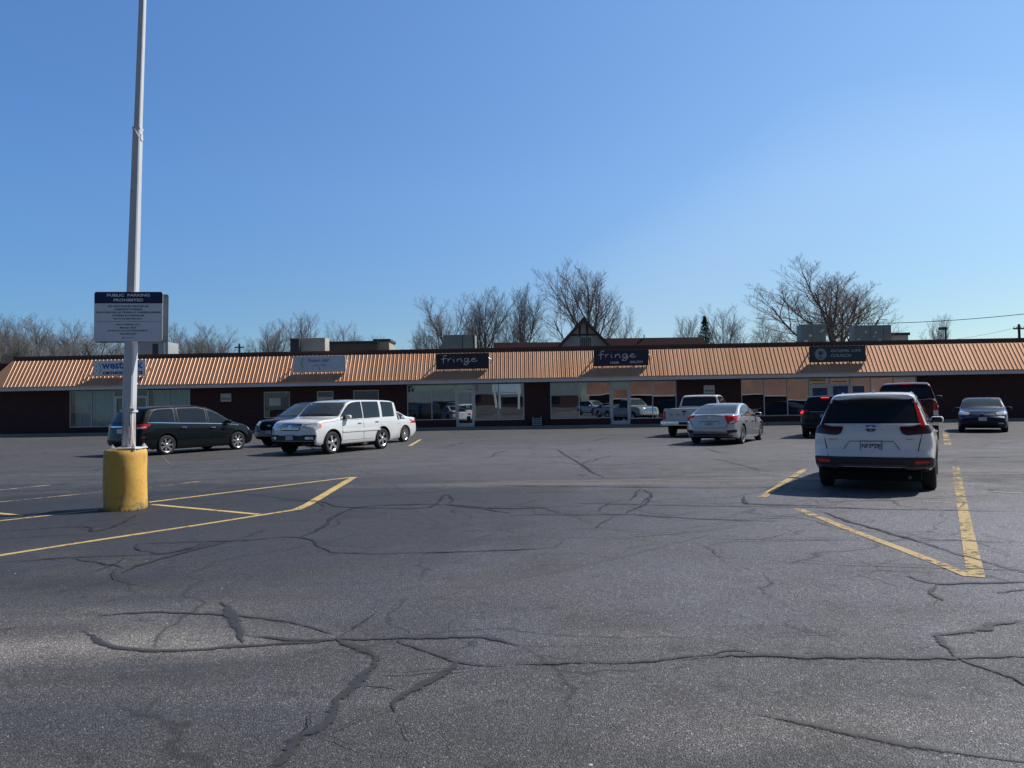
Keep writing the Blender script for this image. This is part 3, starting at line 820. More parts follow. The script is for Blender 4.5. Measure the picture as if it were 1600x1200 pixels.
sg, w_, h_ = shop_sign(457.5, 540, 556, 581.5, 'plain pale grey sign with faint script and a yellow mark', M_signgrey, M_signgrey)
def wr(x0, z0, s, seed, n):
    rr = random.Random(seed); P = []
    for i in range(n): P.append((x0 + i * s * .55, z0 + (s * rr.uniform(.2, .9) if i % 2 else -s * rr.uniform(0, .45))))
    return P
for st_ in (wr(-w_ * .21, h_ * .18, .14, 2, 11), wr(w_ * .06, h_ * .18, .14, 5, 7)): ribbon_letters('script', [st_], .018, M_txt_dark, sg, lambda a, b, h: (a, -.012 - h, b))
ribbon_letters('small_print', [wr(-w_ * .11, -h_ * .09, .07, 7, 11), wr(w_ * .035, -h_ * .09, .07, 8, 9), wr(-w_ * .02, -h_ * .24, .06, 9, 4), wr(-w_ * .02, -h_ * .34, .06, 9, 5)], .010, M_txt_dark, sg, lambda a, b, h: (a, -.012 - h, b))
ribbon_letters('emblem', [[(-w_ * .30, h_ * .36), (-w_ * .335, h_ * .15), (-w_ * .335, -h_ * .05), (-w_ * .30, -h_ * .2)]], .055, M_txt_yel, sg, lambda a, b, h: (a, -.012 - h, b))

FR = [  # handwriting, unit = x-height
 [(.62, 1.55), (.50, 1.78), (.30, 1.72), (.22, 1.35), (.20, .5), (.17, -.45)],
 [(-.12, .72), (.2, .86), (.62, 1.02)],
 [(.78, .92), (.80, .4), (.80, .02), (.86, .55), (1.02, .88), (1.22, .90)],
 [(1.48, .88), (1.50, .45), (1.56, .03), (1.66, .05)], [(1.50, 1.30), (1.53, 1.36)],
 [(1.98, .88), (2.0, .4), (2.0, .02), (2.08, .55), (2.3, .88), (2.50, .78), (2.54, .3), (2.60, .02), (2.72, .06)],
 [(3.42, .80), (3.2, .92), (2.96, .72), (2.92, .30), (3.12, .05), (3.34, .25), (3.44, .86), (3.46, .2), (3.42, -.45), (3.18, -.82), (2.86, -.70), (2.98, -.38), (3.42, -.12), (3.72, .1)],
 [(3.82, .42), (4.12, .52), (4.34, .72), (4.16, .92), (3.92, .72), (3.84, .35), (4.02, .04), (4.3, .06), (4.62, .34)]]
def fringe(sg, x0, z0, s, wd, kx=1.0):
    ribbon_letters('lettering', [[(x0 + a * s * kx, z0 + b * s) for a, b in st] for st in FR], wd, M_txt_white, sg, lambda a, b, h: (a, -.012 - h, b))
sg, w_, h_ = shop_sign(681, 763, 552, 576.5, 'navy sign reading fringe alone in white script', M_navy, M_navy)
fringe(sg, -w_ * .385, -h_ * .04, h_ * .235, .020, w_ * .69 / (4.7 * h_ * .235))
sg, w_, h_ = shop_sign(928, 1013.5, 546.5, 571.5, 'navy hair salon sign with white script above small capitals', M_navy, M_navy)
fringe(sg, -w_ * .40, h_ * .02, h_ * .235, .020, w_ * .69 / (4.7 * h_ * .235))
text_mesh('lettering', 'HAIR', w_ * .16, h_ * .15, M_txt_white, sg, (-w_ * .12, -.012, -h_ * .29), bold=.02)
text_mesh('lettering', 'SALON', w_ * .235, h_ * .15, M_txt_white, sg, (w_ * .275, -.012, -h_ * .27), bold=.02)
sg, w_, h_ = shop_sign(1265.5, 1353.5, 540.5, 565.5, 'dark slate church sign with a round tree emblem', M_slate, M_navy)
text_mesh('lettering', 'GOSPEL LIFE', w_ * .535, h_ * .17, M_txt_pale, sg, (w_ * .145, -.012, h_ * .20), bold=.022)
text_mesh('lettering', 'CHURCH', w_ * .355, h_ * .19, M_txt_pale, sg, (w_ * .055, -.012, -h_ * .10), bold=.022)
m = MB(); cx_, r_ = -w_ * .305, h_ * .385
for k in range(40):
    a0, a1 = 2 * math.pi * k / 40, 2 * math.pi * (k + 1) / 40
    m.face([(cx_, -.016, 0), (cx_ + r_ * math.cos(a0), -.016, r_ * math.sin(a0)), (cx_ + r_ * math.cos(a1), -.016, r_ * math.sin(a1))])
m.build('emblem', simple('emblem_grey', (.30, .35, .39), .5, 0, .05, 3), sg, recalc=False)
br = [[(0, -.85), (0, .1)], [(0, -.2), (-.35, .25), (-.6, .3)], [(0, -.2), (.35, .25), (.6, .3)], [(0, 0), (-.2, .45), (-.4, .65)], [(0, 0), (.2, .45), (.4, .65)], [(0, .1), (0, .7)], [(-.5, -.75), (0, -.6), (.5, -.75)], [(-.55, 0), (-.3, .18)], [(.55, 0), (.3, .18)]]
ribbon_letters('emblem_tree', [[(cx_ + a * r_ * .8, b * r_ * .8) for a, b in st] for st in br], .022, M_slate, sg, lambda a, b, h: (a, -.018 - h, b))
ribbon_letters('emblem_ring', [[(cx_ + r_ * .93 * math.cos(t * math.pi / 8), r_ * .93 * math.sin(t * math.pi / 8)) for t in range(17)]], .010, M_slate, sg, lambda a, b, h: (a, -.018 - h, b))

# small plaques on the brick, bin
M_green = simple('plaque_green', (.20, .36, .30), .5, 0, .3, 6)
for px0, px1, y0, y1, lab in ((345, 361.5, 615, 627.5, 'small white plaque on the brick between the pale grey sign and the minivan'), (1100, 1117, 602, 615, 'small white plaque on the brick above the white pickup')):
    a, b = U(px0), U(px1); z1_, z0_ = Zp((px0 + px1) / 2, y0), Zp((px0 + px1) / 2, y1)
    r = empty('wall_plaque', fac((a + b) / 2, .0, (z0_ + z1_) / 2), -FA); tag(r, lab, 'plaque')
    w2, h2 = (b - a) / 2, (z1_ - z0_) / 2
    m = MB(); m.box(-w2, w2, -.03, -.002, -h2, h2); m.build('board', M_paper, r, bevel=.008)
    m = MB(); m.box(-w2 * .8, w2 * .8, -.034, -.0305, -h2 * .6, -h2 * .05); m.build('printed_band', M_green, r)
a, b = U(832), U(845)
r = empty('planter_box', fac((a + b) / 2, .35, .15), -FA); tag(r, 'small grey green planter crate against the brick pier', 'planter')
m = MB(); w2 = (b - a) / 2; M_pl = simple('planter_paint', (.30, .36, .36), .7, 0, .2, 6)
for i in range(4): m.box(-w2, w2, -.22, .22, .04 + i * .12, .13 + i * .12)
for sx_ in (-1, 1):
    for sy_ in (-1, 1): m.box(sx_ * w2 - .03, sx_ * w2 + .03, sy_ * .22 - .03, sy_ * .22 + .03, 0, .56)
m.build('crate', M_pl, r)
m = MB(); m.box(-w2 + .04, w2 - .04, -.18, .18, .06, .50); m.build('soil', M_dark, r)

# ------------------------------------------------------------------ roof top units
M_unitg = simple('unit_grey_green', (.22, .25, .24), .6, .1, .12, 1)
M_unitb = simple('unit_beige', (.46, .42, .36), .6, 0, .1, 1)
M_unitw = simple('unit_grey', (.40, .41, .42), .55, .2, .1, 1)
M_louv = simple('louver_dark', (.06, .065, .07), .6, .2, .2, 3)
def unit(px0, px1, yt, Y, depth, label, mat, name='rooftop_unit'):
    p0, p1 = at(px0, yt, Y), at(px1, yt, Y)
    w_ = p1.x - p0.x; z1 = (p0.z + p1.z) / 2; z0 = 4.66
    r = empty(name, ((p0.x + p1.x) / 2, Y, z0), -FA)
    tag(r, label, 'rooftop unit')
    m = MB(); m.box(-w_ / 2, w_ / 2, 0, depth, .12, z1 - z0); m.box(-w_ / 2 + .1, w_ / 2 - .1, .05, depth - .05, 0, .119); m.build('housing', mat, r, bevel=.02)
    return r, w_, z1 - z0
r, w_, h_ = unit(198, 263, 535, 54, 1.6, 'grey air conditioner with a louvred end behind the parking notice', M_unitw)
m = MB()
for i in range(8): m.box(w_ * .12 + i * .055, w_ * .12 + i * .055 + .035, -.02, .0, .3, h_ - .1)
m.build('louver', M_louv, r)
m = MB(); m.box(w_ * .40, w_ * .44, -.03, .0, .15, h_); m.build('corner_post', M_white, r)
r, w_, h_ = unit(456, 508, 528, 53, 1.1, 'beige metal rooftop unit with a dark intake hood at its left end', M_unitb)
m = MB(); m.box(-w_ / 2 - .02, -w_ / 2 + w_ * .26, -.35, -.002, .35, h_ - .05); m.build('intake_hood', M_louv, r)
r, w_, h_ = unit(692, 742, 523, 54, 1.8, 'grey green rooftop unit left of the red roof', M_unitg)
m = MB(); m.face([(-w_ / 2, 0, .12), (-w_ / 2 - .9, 0, .12), (-w_ / 2, 0, h_ * .75)]); m.face([(-w_ / 2, .8, .12), (-w_ / 2 - .9, .8, .12), (-w_ / 2, .8, h_ * .75)])
m.face([(-w_ / 2 - .9, 0, .12), (-w_ / 2 - .9, .8, .12), (-w_ / 2, .8, h_ * .75), (-w_ / 2, 0, h_ * .75)]); m.build('duct', M_unitg, r)
m = MB(); m.box(w_ * .1, w_ * .12, -.02, 0, .15, h_ - .03); m.box(w_ * .44, w_ * .48, -.025, 0, .15, h_ - .03); m.build('panel_seam', M_louv, r)
r, w_, h_ = unit(905, 925, 526, 53.5, 1.2, 'small louvred vent box in front of the white gable', M_unitg)
m = MB()
for i in range(6): m.box(-w_ * .42 + i * w_ * .15, -w_ * .42 + i * w_ * .15 + w_ * .08, -.02, 0, .2, h_ - .08)
m.build('louver', M_louv, r)
for (a, b, y, lab, sd_) in ((1252, 1290, 506.5, 'grey green rooftop unit with white labels left of the tall bare tree trunk', 4), (1336, 1392, 508, 'wider grey green rooftop unit with white labels below the right of the tall tree', 9)):
    r, w_, h_ = unit(a, b, y, 54, 1.0, lab, M_unitg)
    rr = random.Random(sd_); m = MB()
    for i in range(9):
        x = rr.uniform(-w_ * .45, w_ * .38); z = rr.uniform(.3, h_ - .25); m.box(x, x + rr.uniform(.08, .26), -.012, 0, z, z + rr.uniform(.06, .16))
    m.build('label', M_paper, r)
    m = MB(); m.box(-w_ * .08, -w_ * .07, -.008, 0, .15, h_ - .03); m.box(w_ * .28, w_ * .29, -.008, 0, .15, h_ - .03); m.build('panel_seam', M_louv, r)
    m = MB()
    m.tube([(w_ / 2 - .05, .5, h_), (w_ / 2 - .05, .5, h_ + .45), (w_ / 2 - .5, .5, h_ + .45)], .025); m.tube([(w_ / 2 + .9, .6, .1), (w_ / 2 + .9, .6, h_ * 1.1)], .03) if sd_ == 4 else None
    m.build('pipe', M_louv, r)

# ------------------------------------------------------------------ behind the mall
M_dkred = simple('dark_red_shingle', (.052, .012, .018), .8, 0, .25, .8, bmp=.3, bscale=3)
M_stucco = simple('white_stucco', (.50, .50, .50), .8, 0, .15, .7)
M_timber = simple('dark_timber', (.05, .035, .035), .8, 0, .2, 1)
Yh = 66.0
r = empty('gabled_house', (at(912, 540, Yh).x, Yh, 0)); tag(r, 'building with a white half timbered gable and dark red roof behind the shops', 'building')
ax = r.location.x
def hx(px, py=530): return at(px, py, Yh).x - ax
def hz_(px, py): return at(px, py, Yh).z
zap = hz_(912, 498); zb = 4.0
m = MB(); m.face([(hx(874), 0, hz_(874, 541)), (hx(950), 0, hz_(950, 541)), (0, 0, zap - .15)]); m.box(hx(874), hx(950), .02, 12, 0, hz_(874, 541)); m.build('gable_wall', simple('gable_render', (.27, .28, .31), .85, 0, .15, .7), r, recalc=False)
m = MB()
for sx_, pe in ((-1, 871), (1, 953)):
    e = Vector((hx(pe), 0, hz_(pe, 543))); t = Vector((0, 0, zap))
    m.face([t + Vector((0, -.5, .12)), e + Vector((0, -.5, .12)), e + Vector((0, 12, .12)), t + Vector((0, 12, .12))])
    m.face([t + Vector((0, -.5, .12)), e + Vector((0, -.5, .12)), e + Vector((0, -.5, -.28)), t + Vector((0, -.5, -.28))])
m.build('gable_roof', M_timber, r, recalc=False)
m = MB(); m.box(-.42, -.24, -.04, 0, zap - 3.2, zap - .5); m.box(.24, .42, -.04, 0, zap - 3.2, zap - .5); m.box(-1.2, 1.2, -.05, -.041, zap - 1.5, zap - 1.35); m.build('timber', M_timber, r)
m = MB()
for (a, b, yl, yr) in ((770, 905, 531, 530), (915, 1112, 524.5, 522)):
    m.face([(hx(a), 3, hz_(a, yl)), (hx(b), 3, hz_(b, yr)), (hx(b) + (.0 if b < 1000 else 1.4), 1.2, zb), (hx(a), 1.2, zb)])
    m.face([(hx(a), 3, hz_(a, yl)), (hx(b), 3, hz_(b, yr)), (hx(b), 16, hz_(b, yr)), (hx(a), 16, hz_(a, yl))])
m.face([(hx(1112), 3, hz_(1112, 522)), (hx(1112), 16, hz_(1112, 522)), (hx(1112) + 1.4, 17, zb), (hx(1112) + 1.4, 1.2, zb)])
m.build('roof', M_dkred, r, recalc=False)
m = MB(); m.box(hx(770), hx(1112), 1.6, 15, 0, zb + 1.2); m.build('wall', M_stucco, r)
m = MB(); m.tube([(hx(1016), 3, hz_(1016, 524)), (hx(1016), 3, hz_(1016, 518))], .05); m.build('vent_pipe', M_louv, r)
# low commercial buildings further back
def lowb(parts, Y, lab, mat, mat2):
    r = empty('commercial_building', (at(parts[0][0], 540, Y).x, Y, 0)); tag(r, lab, 'building')
    for i, (a, b, yt) in enumerate(parts):
        x0, x1 = at(a, yt, Y).x - r.location.x, at(b, yt, Y).x - r.location.x; z = at((a + b) / 2, yt, Y).z
        m = MB(); m.box(x0, x1, .0 + i * .5, 5, 0, z); m.build('wall', mat if i % 2 == 0 else mat2, r)
        m = MB(); m.box(x0 - .15, x1 + .15, -.15 + i * .5, 5.1, z + .002, z + .3); m.build('roof_edge', M_louv, r)
M_bgwall = simple('far_wall_brown', (.13, .115, .10), .85, 0, .1, .3)
lowb([(508, 588, 537), (584, 607, 533)], 92, 'low brown building far behind the beige rooftop unit', M_bgwall, M_unitb)
lowb([(1388, 1419, 524)], 84, 'pale low building right of the rooftop units', M_stucco, M_stucco)

# lamp on the far side of the roof, utility pole and wires
p = at(1475, 528, 62)
r = empty('parking_lamp', (p.x, 62, 0)); tag(r, 'small shoebox lamp on a post beyond the right roof', 'street lamp')
zt_ = at(1475, 515, 62).z
m = MB(); m.tube([(.15, 0, 0), (.15, 0, zt_ + .1)], .08); m.build('post', M_louv, r)
m = MB(); m.box(-.32, .20, -.2, .2, zt_ - .02, zt_ + .2); m.build('lamp_head', M_louv, r, bevel=.03)
def upole(px, yt, Y, lab):
    p = at(px, yt, Y)
    r = empty('utility_pole', (p.x, Y, 0)); tag(r, lab, 'utility pole')
    m = MB(); m.tube([(0, 0, 0), (0, 0, p.z)], [.16, .11], 8); m.build('pole', M_timber, r)
    m = MB(); m.box(-.55, .55, -.06, .06, p.z - .5, p.z - .38); m.build('crossarm', M_timber, r)
    m = MB()
    for x in (-.48, -.2, .2, .48): m.tube([(x, 0, p.z - .38), (x, 0, p.z - .22)], .04)
    m.build('insulator', M_unitw, r)
    return p
p1 = upole(1592, 506.5, 72, 'wooden utility pole with crossarm at the right edge')
upole(374, 537, 88, 'thin pole with a short crossarm left of the beige unit')
for (A, B, sag, lab) in (((1180, 497, 84), (1680, 481, 60), .9, 'power line sagging across the sky above the right roof'), ((1592, 511, 72), (1380, 528, 95), .6, 'fainter wire running from the utility pole')):
    a, b = at(*A), at(*B)
    if 'fainter' in lab: b.z -= .5
    P = [a.lerp(b, t / 24) - Vector((0, 0, sag * 4 * (t / 24) * (1 - t / 24))) for t in range(25)]
    m = MB(); m.tube(P, .028 if sag > .7 else .012, 4); tag(m.build('power_line', M_louv), lab, 'wire')

# ------------------------------------------------------------------ buildings behind the camera, seen in the glass
M_copdim = simple('dimmed_copper_roof', (.20, .085, .055), .6, .1, .35, .35)  # copper colour darkened to dim its reflection in the shop glass
M_ware = simple('warehouse_siding', (.24, .26, .26), .7, 0, .1, .5)
def opp():
    r = empty('shop_building', (52, -46, 0)); tag(r, 'copper roofed brick shop building across the lot behind the viewer', 'building')
    m = MB(); m.box(-42, 60, -14, 0, 0, 3.4); m.build('wall', M_brick, r)
    m = MB(); m.face([(-43, 1.6, 2.7), (61, 1.6, 2.7), (61, -.6, 6.2), (-43, -.6, 6.2)]); m.build('mansard_roof', M_copdim, r, recalc=False)
    m = MB(); m.box(-43, 61, 1.5, 1.62, 2.5, 2.7); m.build('fascia', M_fascia, r)
    r = empty('warehouse', (-12, -44, 0)); tag(r, 'pale low warehouse across the lot behind the viewer', 'building')
    m = MB(); m.box(-38, 20, -12, 0, 0, 2.1); m.build('lower_wall', M_brick, r)
    m = MB(); m.box(-38, 20, -12, .05, 2.1, 4.4); m.build('upper_wall', M_ware, r)
    for x in (-34, -27, -20, -9, -2, 5, 12):
        m = MB(); m.box(x, x + 3.6, .0, .06, .7, 2.0); m.build('window', M_glass, r)
    r = empty('pylon_sign', (-4.4, -22, 0)); tag(r, 'white arched pylon sign with a blue board behind the viewer', 'sign')
    m = MB(); m.box(-2.0, 1.6, -.3, 0, 2.6, 5.6); m.build('panel', M_paper, r)
    m = MB(); m.box(-1.5, 1.1, .01, .04, 2.9, 4.0); m.box(-1.5, 1.1, .01, .04, 4.3, 4.5); m.build('board', M_signgrey, r)
    for x in (-1.7, 1.3):
        m = MB(); m.box(x - .15, x + .15, -.3, 0, 0, 2.6); m.build('post', M_paper, r)
opp()

# ------------------------------------------------------------------ light pole with yellow base and notice
M_yelc, nt, b = nmat('yellow_painted_concrete')
co = objco(nt)
vv = N(nt, 'ShaderNodeTexVoronoi', feature='DISTANCE_TO_EDGE'); vv.inputs['Scale'].default_value = 5.5
nz = N(nt, 'ShaderNodeTexNoise'); nz.inputs['Scale'].default_value = 4; nz.inputs['Detail'].default_value = 5; nt.links.new(co, nz.inputs['Vector'])
ad = N(nt, 'ShaderNodeVectorMath', operation='MULTIPLY_ADD'); nt.links.new(nz.outputs['Color'], ad.inputs[0]); ad.inputs[1].default_value = (.35, .35, .35); nt.links.new(co, ad.inputs[2]); nt.links.new(ad.outputs[0], vv.inputs['Vector'])
fine = noise(nt, co, 22, 5); big = noise(nt, co, 2.5, 4)
ck = ramp(nt, vv.outputs['Distance'], [(0, 1.0), (.008, 0.0)])
ck = mth(nt, 'MULTIPLY', ck, ramp(nt, big, [(.44, 0.0), (.54, .9)]))
chip = ramp(nt, noise(nt, co, 6.5, 7, .7, .8), [(.60, 0.0), (.615, 1.0)])
c = mixc(nt, fine, (.66, .38, .075), (.78, .47, .11))
c = mixc(nt, ramp(nt, big, [(.55, 0.0), (.75, .35)]), c, (.50, .33, .12))
c = mixc(nt, mth(nt, 'MULTIPLY', ck, .85), c, (.20, .09, .02))
c = mixc(nt, mth(nt, 'MULTIPLY', chip, .75), c, (.40, .33, .22))
s_ = N(nt, 'ShaderNodeSeparateXYZ'); nt.links.new(co, s_.inputs[0])
c = mixc(nt, mth(nt, 'MULTIPLY', mth(nt, 'SUBTRACT', .10, s_.outputs[2], True), 6, True), c, (.10, .075, .05))
nt.links.new(c, b.inputs['Base Color']); b.inputs['Roughness'].default_value = .75
bump(nt, b, mth(nt, 'ADD', mth(nt, 'ADD', mth(nt, 'MULTIPLY', ck, -1.0), mth(nt, 'MULTIPLY', fine, .25)), mth(nt, 'MULTIPLY', chip, -.8)), .7, .012)
YP = 11.85
gb = ground(196, 794)
pb = at(200.7, 702, YP)
base = empty('light_pole', (pb.x, YP, 0)); tag(base, 'tall leaning square light pole on a chipped yellow concrete base', 'light pole')
zbase = pb.z
xb = at(196, 750, YP).x - pb.x
m = MB(); seg = 72; rows = 26
rr = random.Random(5)
rad = .312
n0 = 0
for j in range(rows + 1):
    z = zbase * .992 * j / rows
    for k in range(seg):
        a = 2 * math.pi * k / seg
        d = .004 * math.sin(a * 3 + z * 7) + rr.uniform(-.0009, .0009)
        if j == rows: d -= .018
        if j == rows - 1: d -= .004
        if j == 0: d += rr.uniform(0, .02)
        m.v.append((xb + (rad + d) * math.cos(a), (rad + d) * math.sin(a), z - (.02 if j == 0 else 0)))
for j in range(rows):
    for k in range(seg):
        a = j * seg + k; b2 = j * seg + (k + 1) % seg
        m.f.append((a, b2, b2 + seg, a + seg)); m.m.append(0)
m.f.append(tuple(rows * seg + k for k in range(seg))); m.m.append(0)
m.build('concrete_base', M_yelc, base, smooth=True, angle=50)
# pole paint with rust
M_pole, nt, b = nmat('pole_paint_rusty')
co = objco(nt); s_ = N(nt, 'ShaderNodeSeparateXYZ'); nt.links.new(co, s_.inputs[0])
mp = N(nt, 'ShaderNodeMapping'); mp.inputs['Scale'].default_value = (22, 22, 1.8); nt.links.new(co, mp.inputs[0])
st = noise(nt, mp.outputs[0], 1, 6, .65)
sp = noise(nt, co, 9, 5, .7)
lowm = mth(nt, 'MULTIPLY', mth(nt, 'SUBTRACT', 1.75, s_.outputs[2]), 3.0, True)
c = mixc(nt, noise(nt, co, 1.5, 4), (.54, .56, .61), (.66, .67, .69))
c = mixc(nt, ramp(nt, sp, [(.645, 0.0), (.70, 1.0)]), c, (.30, .22, .17))
c = mixc(nt, mth(nt, 'MULTIPLY', lowm, ramp(nt, st, [(.46, 0.0), (.60, .9)])), c, (.22, .10, .05))
nt.links.new(c, b.inputs['Base Color']); b.inputs['Roughness'].default_value = .55; b.inputs['Metallic'].default_value = .1
def pole_seg(name, a, bpt, w0, w1, mat=M_pole, ch=.12):
    m = MB()
    for (p, w) in ((a, w0), (bpt, w1)):
        h = w / 2; c_ = w * ch
        for (x, y) in ((-h + c_, -h), (h - c_, -h), (h, -h + c_), (h, h - c_), (h - c_, h), (-h + c_, h), (-h, h - c_), (-h, -h + c_)):
            m.v.append((p.x + x, p.y + y, p.z))
    for k in range(8):
        m.f.append((k, (k + 1) % 8, 8 + (k + 1) % 8, 8 + k)); m.m.append(0)
    m.f.append(tuple(range(7, -1, -1))); m.f.append(tuple(range(8, 16))); m.m += [0, 0]
    return m.build(name, mat, base)
def PL(px, py):  # point on the pole axis, local to base
    q = at(px, py, YP); return Vector((q.x - pb.x, 0, q.z))
A0 = PL(200.9, 701); A1 = PL(201.8, 643); B1 = PL(215.4, 200); T0 = PL(222.8, 0)
TT = B1 + (T0 - B1) * 1.35
pole_seg('lower_tube', A0, A1, .160, .154)
pole_seg('pole_shaft', A1 - Vector((0, 0, .004)), B1, .168, .118)
pole_seg('upper_tube', B1 - Vector((0, 0, .1)), TT, .102, .084)
m = MB(); m.box(A0.x - .205, A0.x + .205, -.205, .205, A0.z - .0, A0.z + .022); m.build('base_plate', M_metal, base, bevel=.004)
for sx_ in (-1, 1):
    for sy_ in (-1, 1):
        m = MB(); m.tube([(A0.x + sx_ * .165, sy_ * .165, A0.z - .06), (A0.x + sx_ * .165, sy_ * .165, A0.z + .075)], .014, 8)
        m.tube([(A0.x + sx_ * .165, sy_ * .165, A0.z + .022), (A0.x + sx_ * .165, sy_ * .165, A0.z + .05)], .03, 6)
        m.tube([(A0.x + sx_ * .165, sy_ * .165, A0.z - .035), (A0.x + sx_ * .165, sy_ * .165, A0.z - .008)], .03, 6)
        m.build('anchor_bolt', M_metal, base)
# clamp ring at the foot of the sleeve
m = MB(); m.box(A1.x - .094, A1.x + .094, -.094, .094, A1.z - .012, A1.z + .02); m.box(A1.x + .04, A1.x + .125, -.115, -.085, A1.z, A1.z + .05); m.tube([(A1.x + .02, -.10, A1.z + .035), (A1.x + .14, -.10, A1.z + .035)], .010); m.build('clamp', M_metal, base)
m = MB(); m.box(B1.x - .0605, B1.x + .0605, -.0605, .0605, B1.z - .03, B1.z + .003); m.build('pole_collar', M_pole, base)
m = MB(); m.tube([(B1.x - .03, -.066, B1.z - .02), (B1.x + .01, -.085, B1.z - .08), (B1.x + .055, -.068, B1.z - .18)], .008)
m.box(B1.x + .060, B1.x + .066, -.03, .035, B1.z - .20, B1.z - .10); m.build('strap_hook', M_metal, base)
m = MB(); q_ = A0 + (A1 - A0) * .45; m.box(q_.x - .05, q_.x + .05, -.090, -.082, q_.z - .09, q_.z + .09); m.build('hand_hole_cover', M_pole, base, bevel=.003)
# weeds at the foot
M_weed = simple('dry_weed', (.30, .27, .14), .9, 0, .3, 10)
m = MB(); rr = random.Random(9)
for i in range(90):
    a = rr.uniform(-2.9, .35); r0 = .355; x, y = xb + pb.x + r0 * math.cos(a), YP + r0 * math.sin(a)
    h = rr.uniform(.02, .07) ; dx, dy = rr.uniform(-.03, .06), rr.uniform(-.05, .03)
    m.face([(x - .003, y, 0), (x + .003, y, 0), (x + dx, y + dy, h)])
x, y = xb + pb.x + .36, YP - .05
m.tube([(x, y, 0), (x + .05, y, .2), (x + .14, y + .02, .42)], [.004, .003, .001], 3)
tag(m.build('weeds', M_weed, recalc=False), 'dry weeds around the foot of the yellow base', kind='stuff')

# notice
def notice(px0, px1, yt, yb, Y, label, front=True):
    a, b_ = at(px0, (yt + yb) / 2, Y), at(px1, (yt + yb) / 2, Y)
    zt, zb2 = at((px0 + px1) / 2, yt, Y).z, at((px0 + px1) / 2, yb, Y).z
    w, h = b_.x - a.x, zt - zb2
    r = empty('parking_notice' if front else 'sign_board', ((a.x + b_.x) / 2, Y, (zt + zb2) / 2)); r.rotation_euler = (0, ROLL * 1.0, 0)
    tag(r, label, 'sign')
    def rrect(w, h, rad, n=5):
        P = []
        for cx, cz, a0 in ((w / 2 - rad, h / 2 - rad, 0), (-w / 2 + rad, h / 2 - rad, 90), (-w / 2 + rad, -h / 2 + rad, 180), (w / 2 - rad, -h / 2 + rad, 270)):
            for i in range(n + 1):
                t = R(a0 + 90 * i / n); P.append((cx + rad * math.cos(t), cz + rad * math.sin(t)))
        return P
    m = MB(); m.prism(rrect(w, h, .035), 0, .006, lambda p, q, t: (p, t, q))
    m.build('plate', simple('notice_aluminium', (.74, .78, .86), .45, 0, .05, 3) if front else M_metal_dark, r)
    return r, w, h, rrect
M_metal_dark = simple('bare_sign_back', (.20, .21, .23), .6, .3, .1, 3)
YS = YP - .10
sg, w_, h_, rrect = notice(147, 254, 456, 533.5, YS, 'white and navy public parking prohibited notice fixed to the light pole')
M_nv = simple('notice_navy', (.010, .018, .085), .45, 0, .08, 3)
top_h = h_ * .232
P = [(x, z) for x, z in rrect(w_, h_, .035) if z > h_ / 2 - .04]
P = P + [(-w_ / 2, h_ / 2 - top_h), (w_ / 2, h_ / 2 - top_h)]
m = MB(); m.prism(P, -.0015, -.0002, lambda p, q, t: (p, t, q)); m.build('header_band', M_nv, sg)
def ln(s, frac, zf, hh, mat, bold=.0, sp=1.0):
    text_mesh('lettering', s, w_ * frac, h_ * hh, mat, sg, (-.002, -.0018, h_ / 2 - h_ * zf), bold=bold, thick=.0008, spacing=sp)
M_tw = simple('notice_letter_white', (.78, .80, .82), .5, 0, .03, 4); M_tn = simple('notice_letter_navy', (.03, .05, .15), .5, 0, .03, 4)
ln('PUBLIC  PARKING', .625, .068, .058, M_tw, .035); ln('PROHIBITED', .435, .166, .058, M_tw, .035)
ln('NO UNATTENDED VEHICLES OR', .60, .292, .034, M_tn, .02); ln('OVERNIGHT PARKING', .41, .352, .034, M_tn, .02)
ln('VIOLATORS WILL BE TOWED AT OWNERS EXPENSE', .955, .414, .034, M_tn, .02); ln('TOWING & STORAGE FEE', .47, .478, .034, M_tn, .02)
ln('$65 PLUS $30 PER DAY', .42, .544, .034, M_tn, .02)
m = MB(); m.box(-w_ * .475, w_ * .475, -.0016, -.0002, h_ / 2 - h_ * .602, h_ / 2 - h_ * .597); m.build('rule_line', M_tn, sg)
ln('R&S TOWING, LLC', .34, .662, .034, M_tn, .02); ln('800-651-7557', .24, .724, .034, M_tn, .02); ln('JACKSON POLICE DEPARTMENT', .60, .786, .034, M_tn, .02); ln('573-243-3151', .24, .846, .034, M_tn, .02)
ribbon_letters('maker_mark', [[(-w_ * .07 + .014 * math.cos(t * .7), h_ / 2 - h_ * .93 + .014 * math.sin(t * .7)) for t in range(9)], [(-w_ * .045, h_ / 2 - h_ * .93), (w_ * .02, h_ / 2 - h_ * .925), (w_ * .09, h_ / 2 - h_ * .93)]], .003, M_tn, sg, lambda a, b, h: (a, -.0006 - h * .2, b))
m = MB()
for x, z in ((-.355, -.385), (.345, -.385), (-.355, .245), (.345, .245)): m.tube([(x * w_, -.006, z * h_), (x * w_, .0, z * h_)], .006, 8)
m.build('rivet', M_metal, sg)
notice(149, 263, 460, 535.5, YP + .10, 'back of the second sign on the far side of the light pole', False)
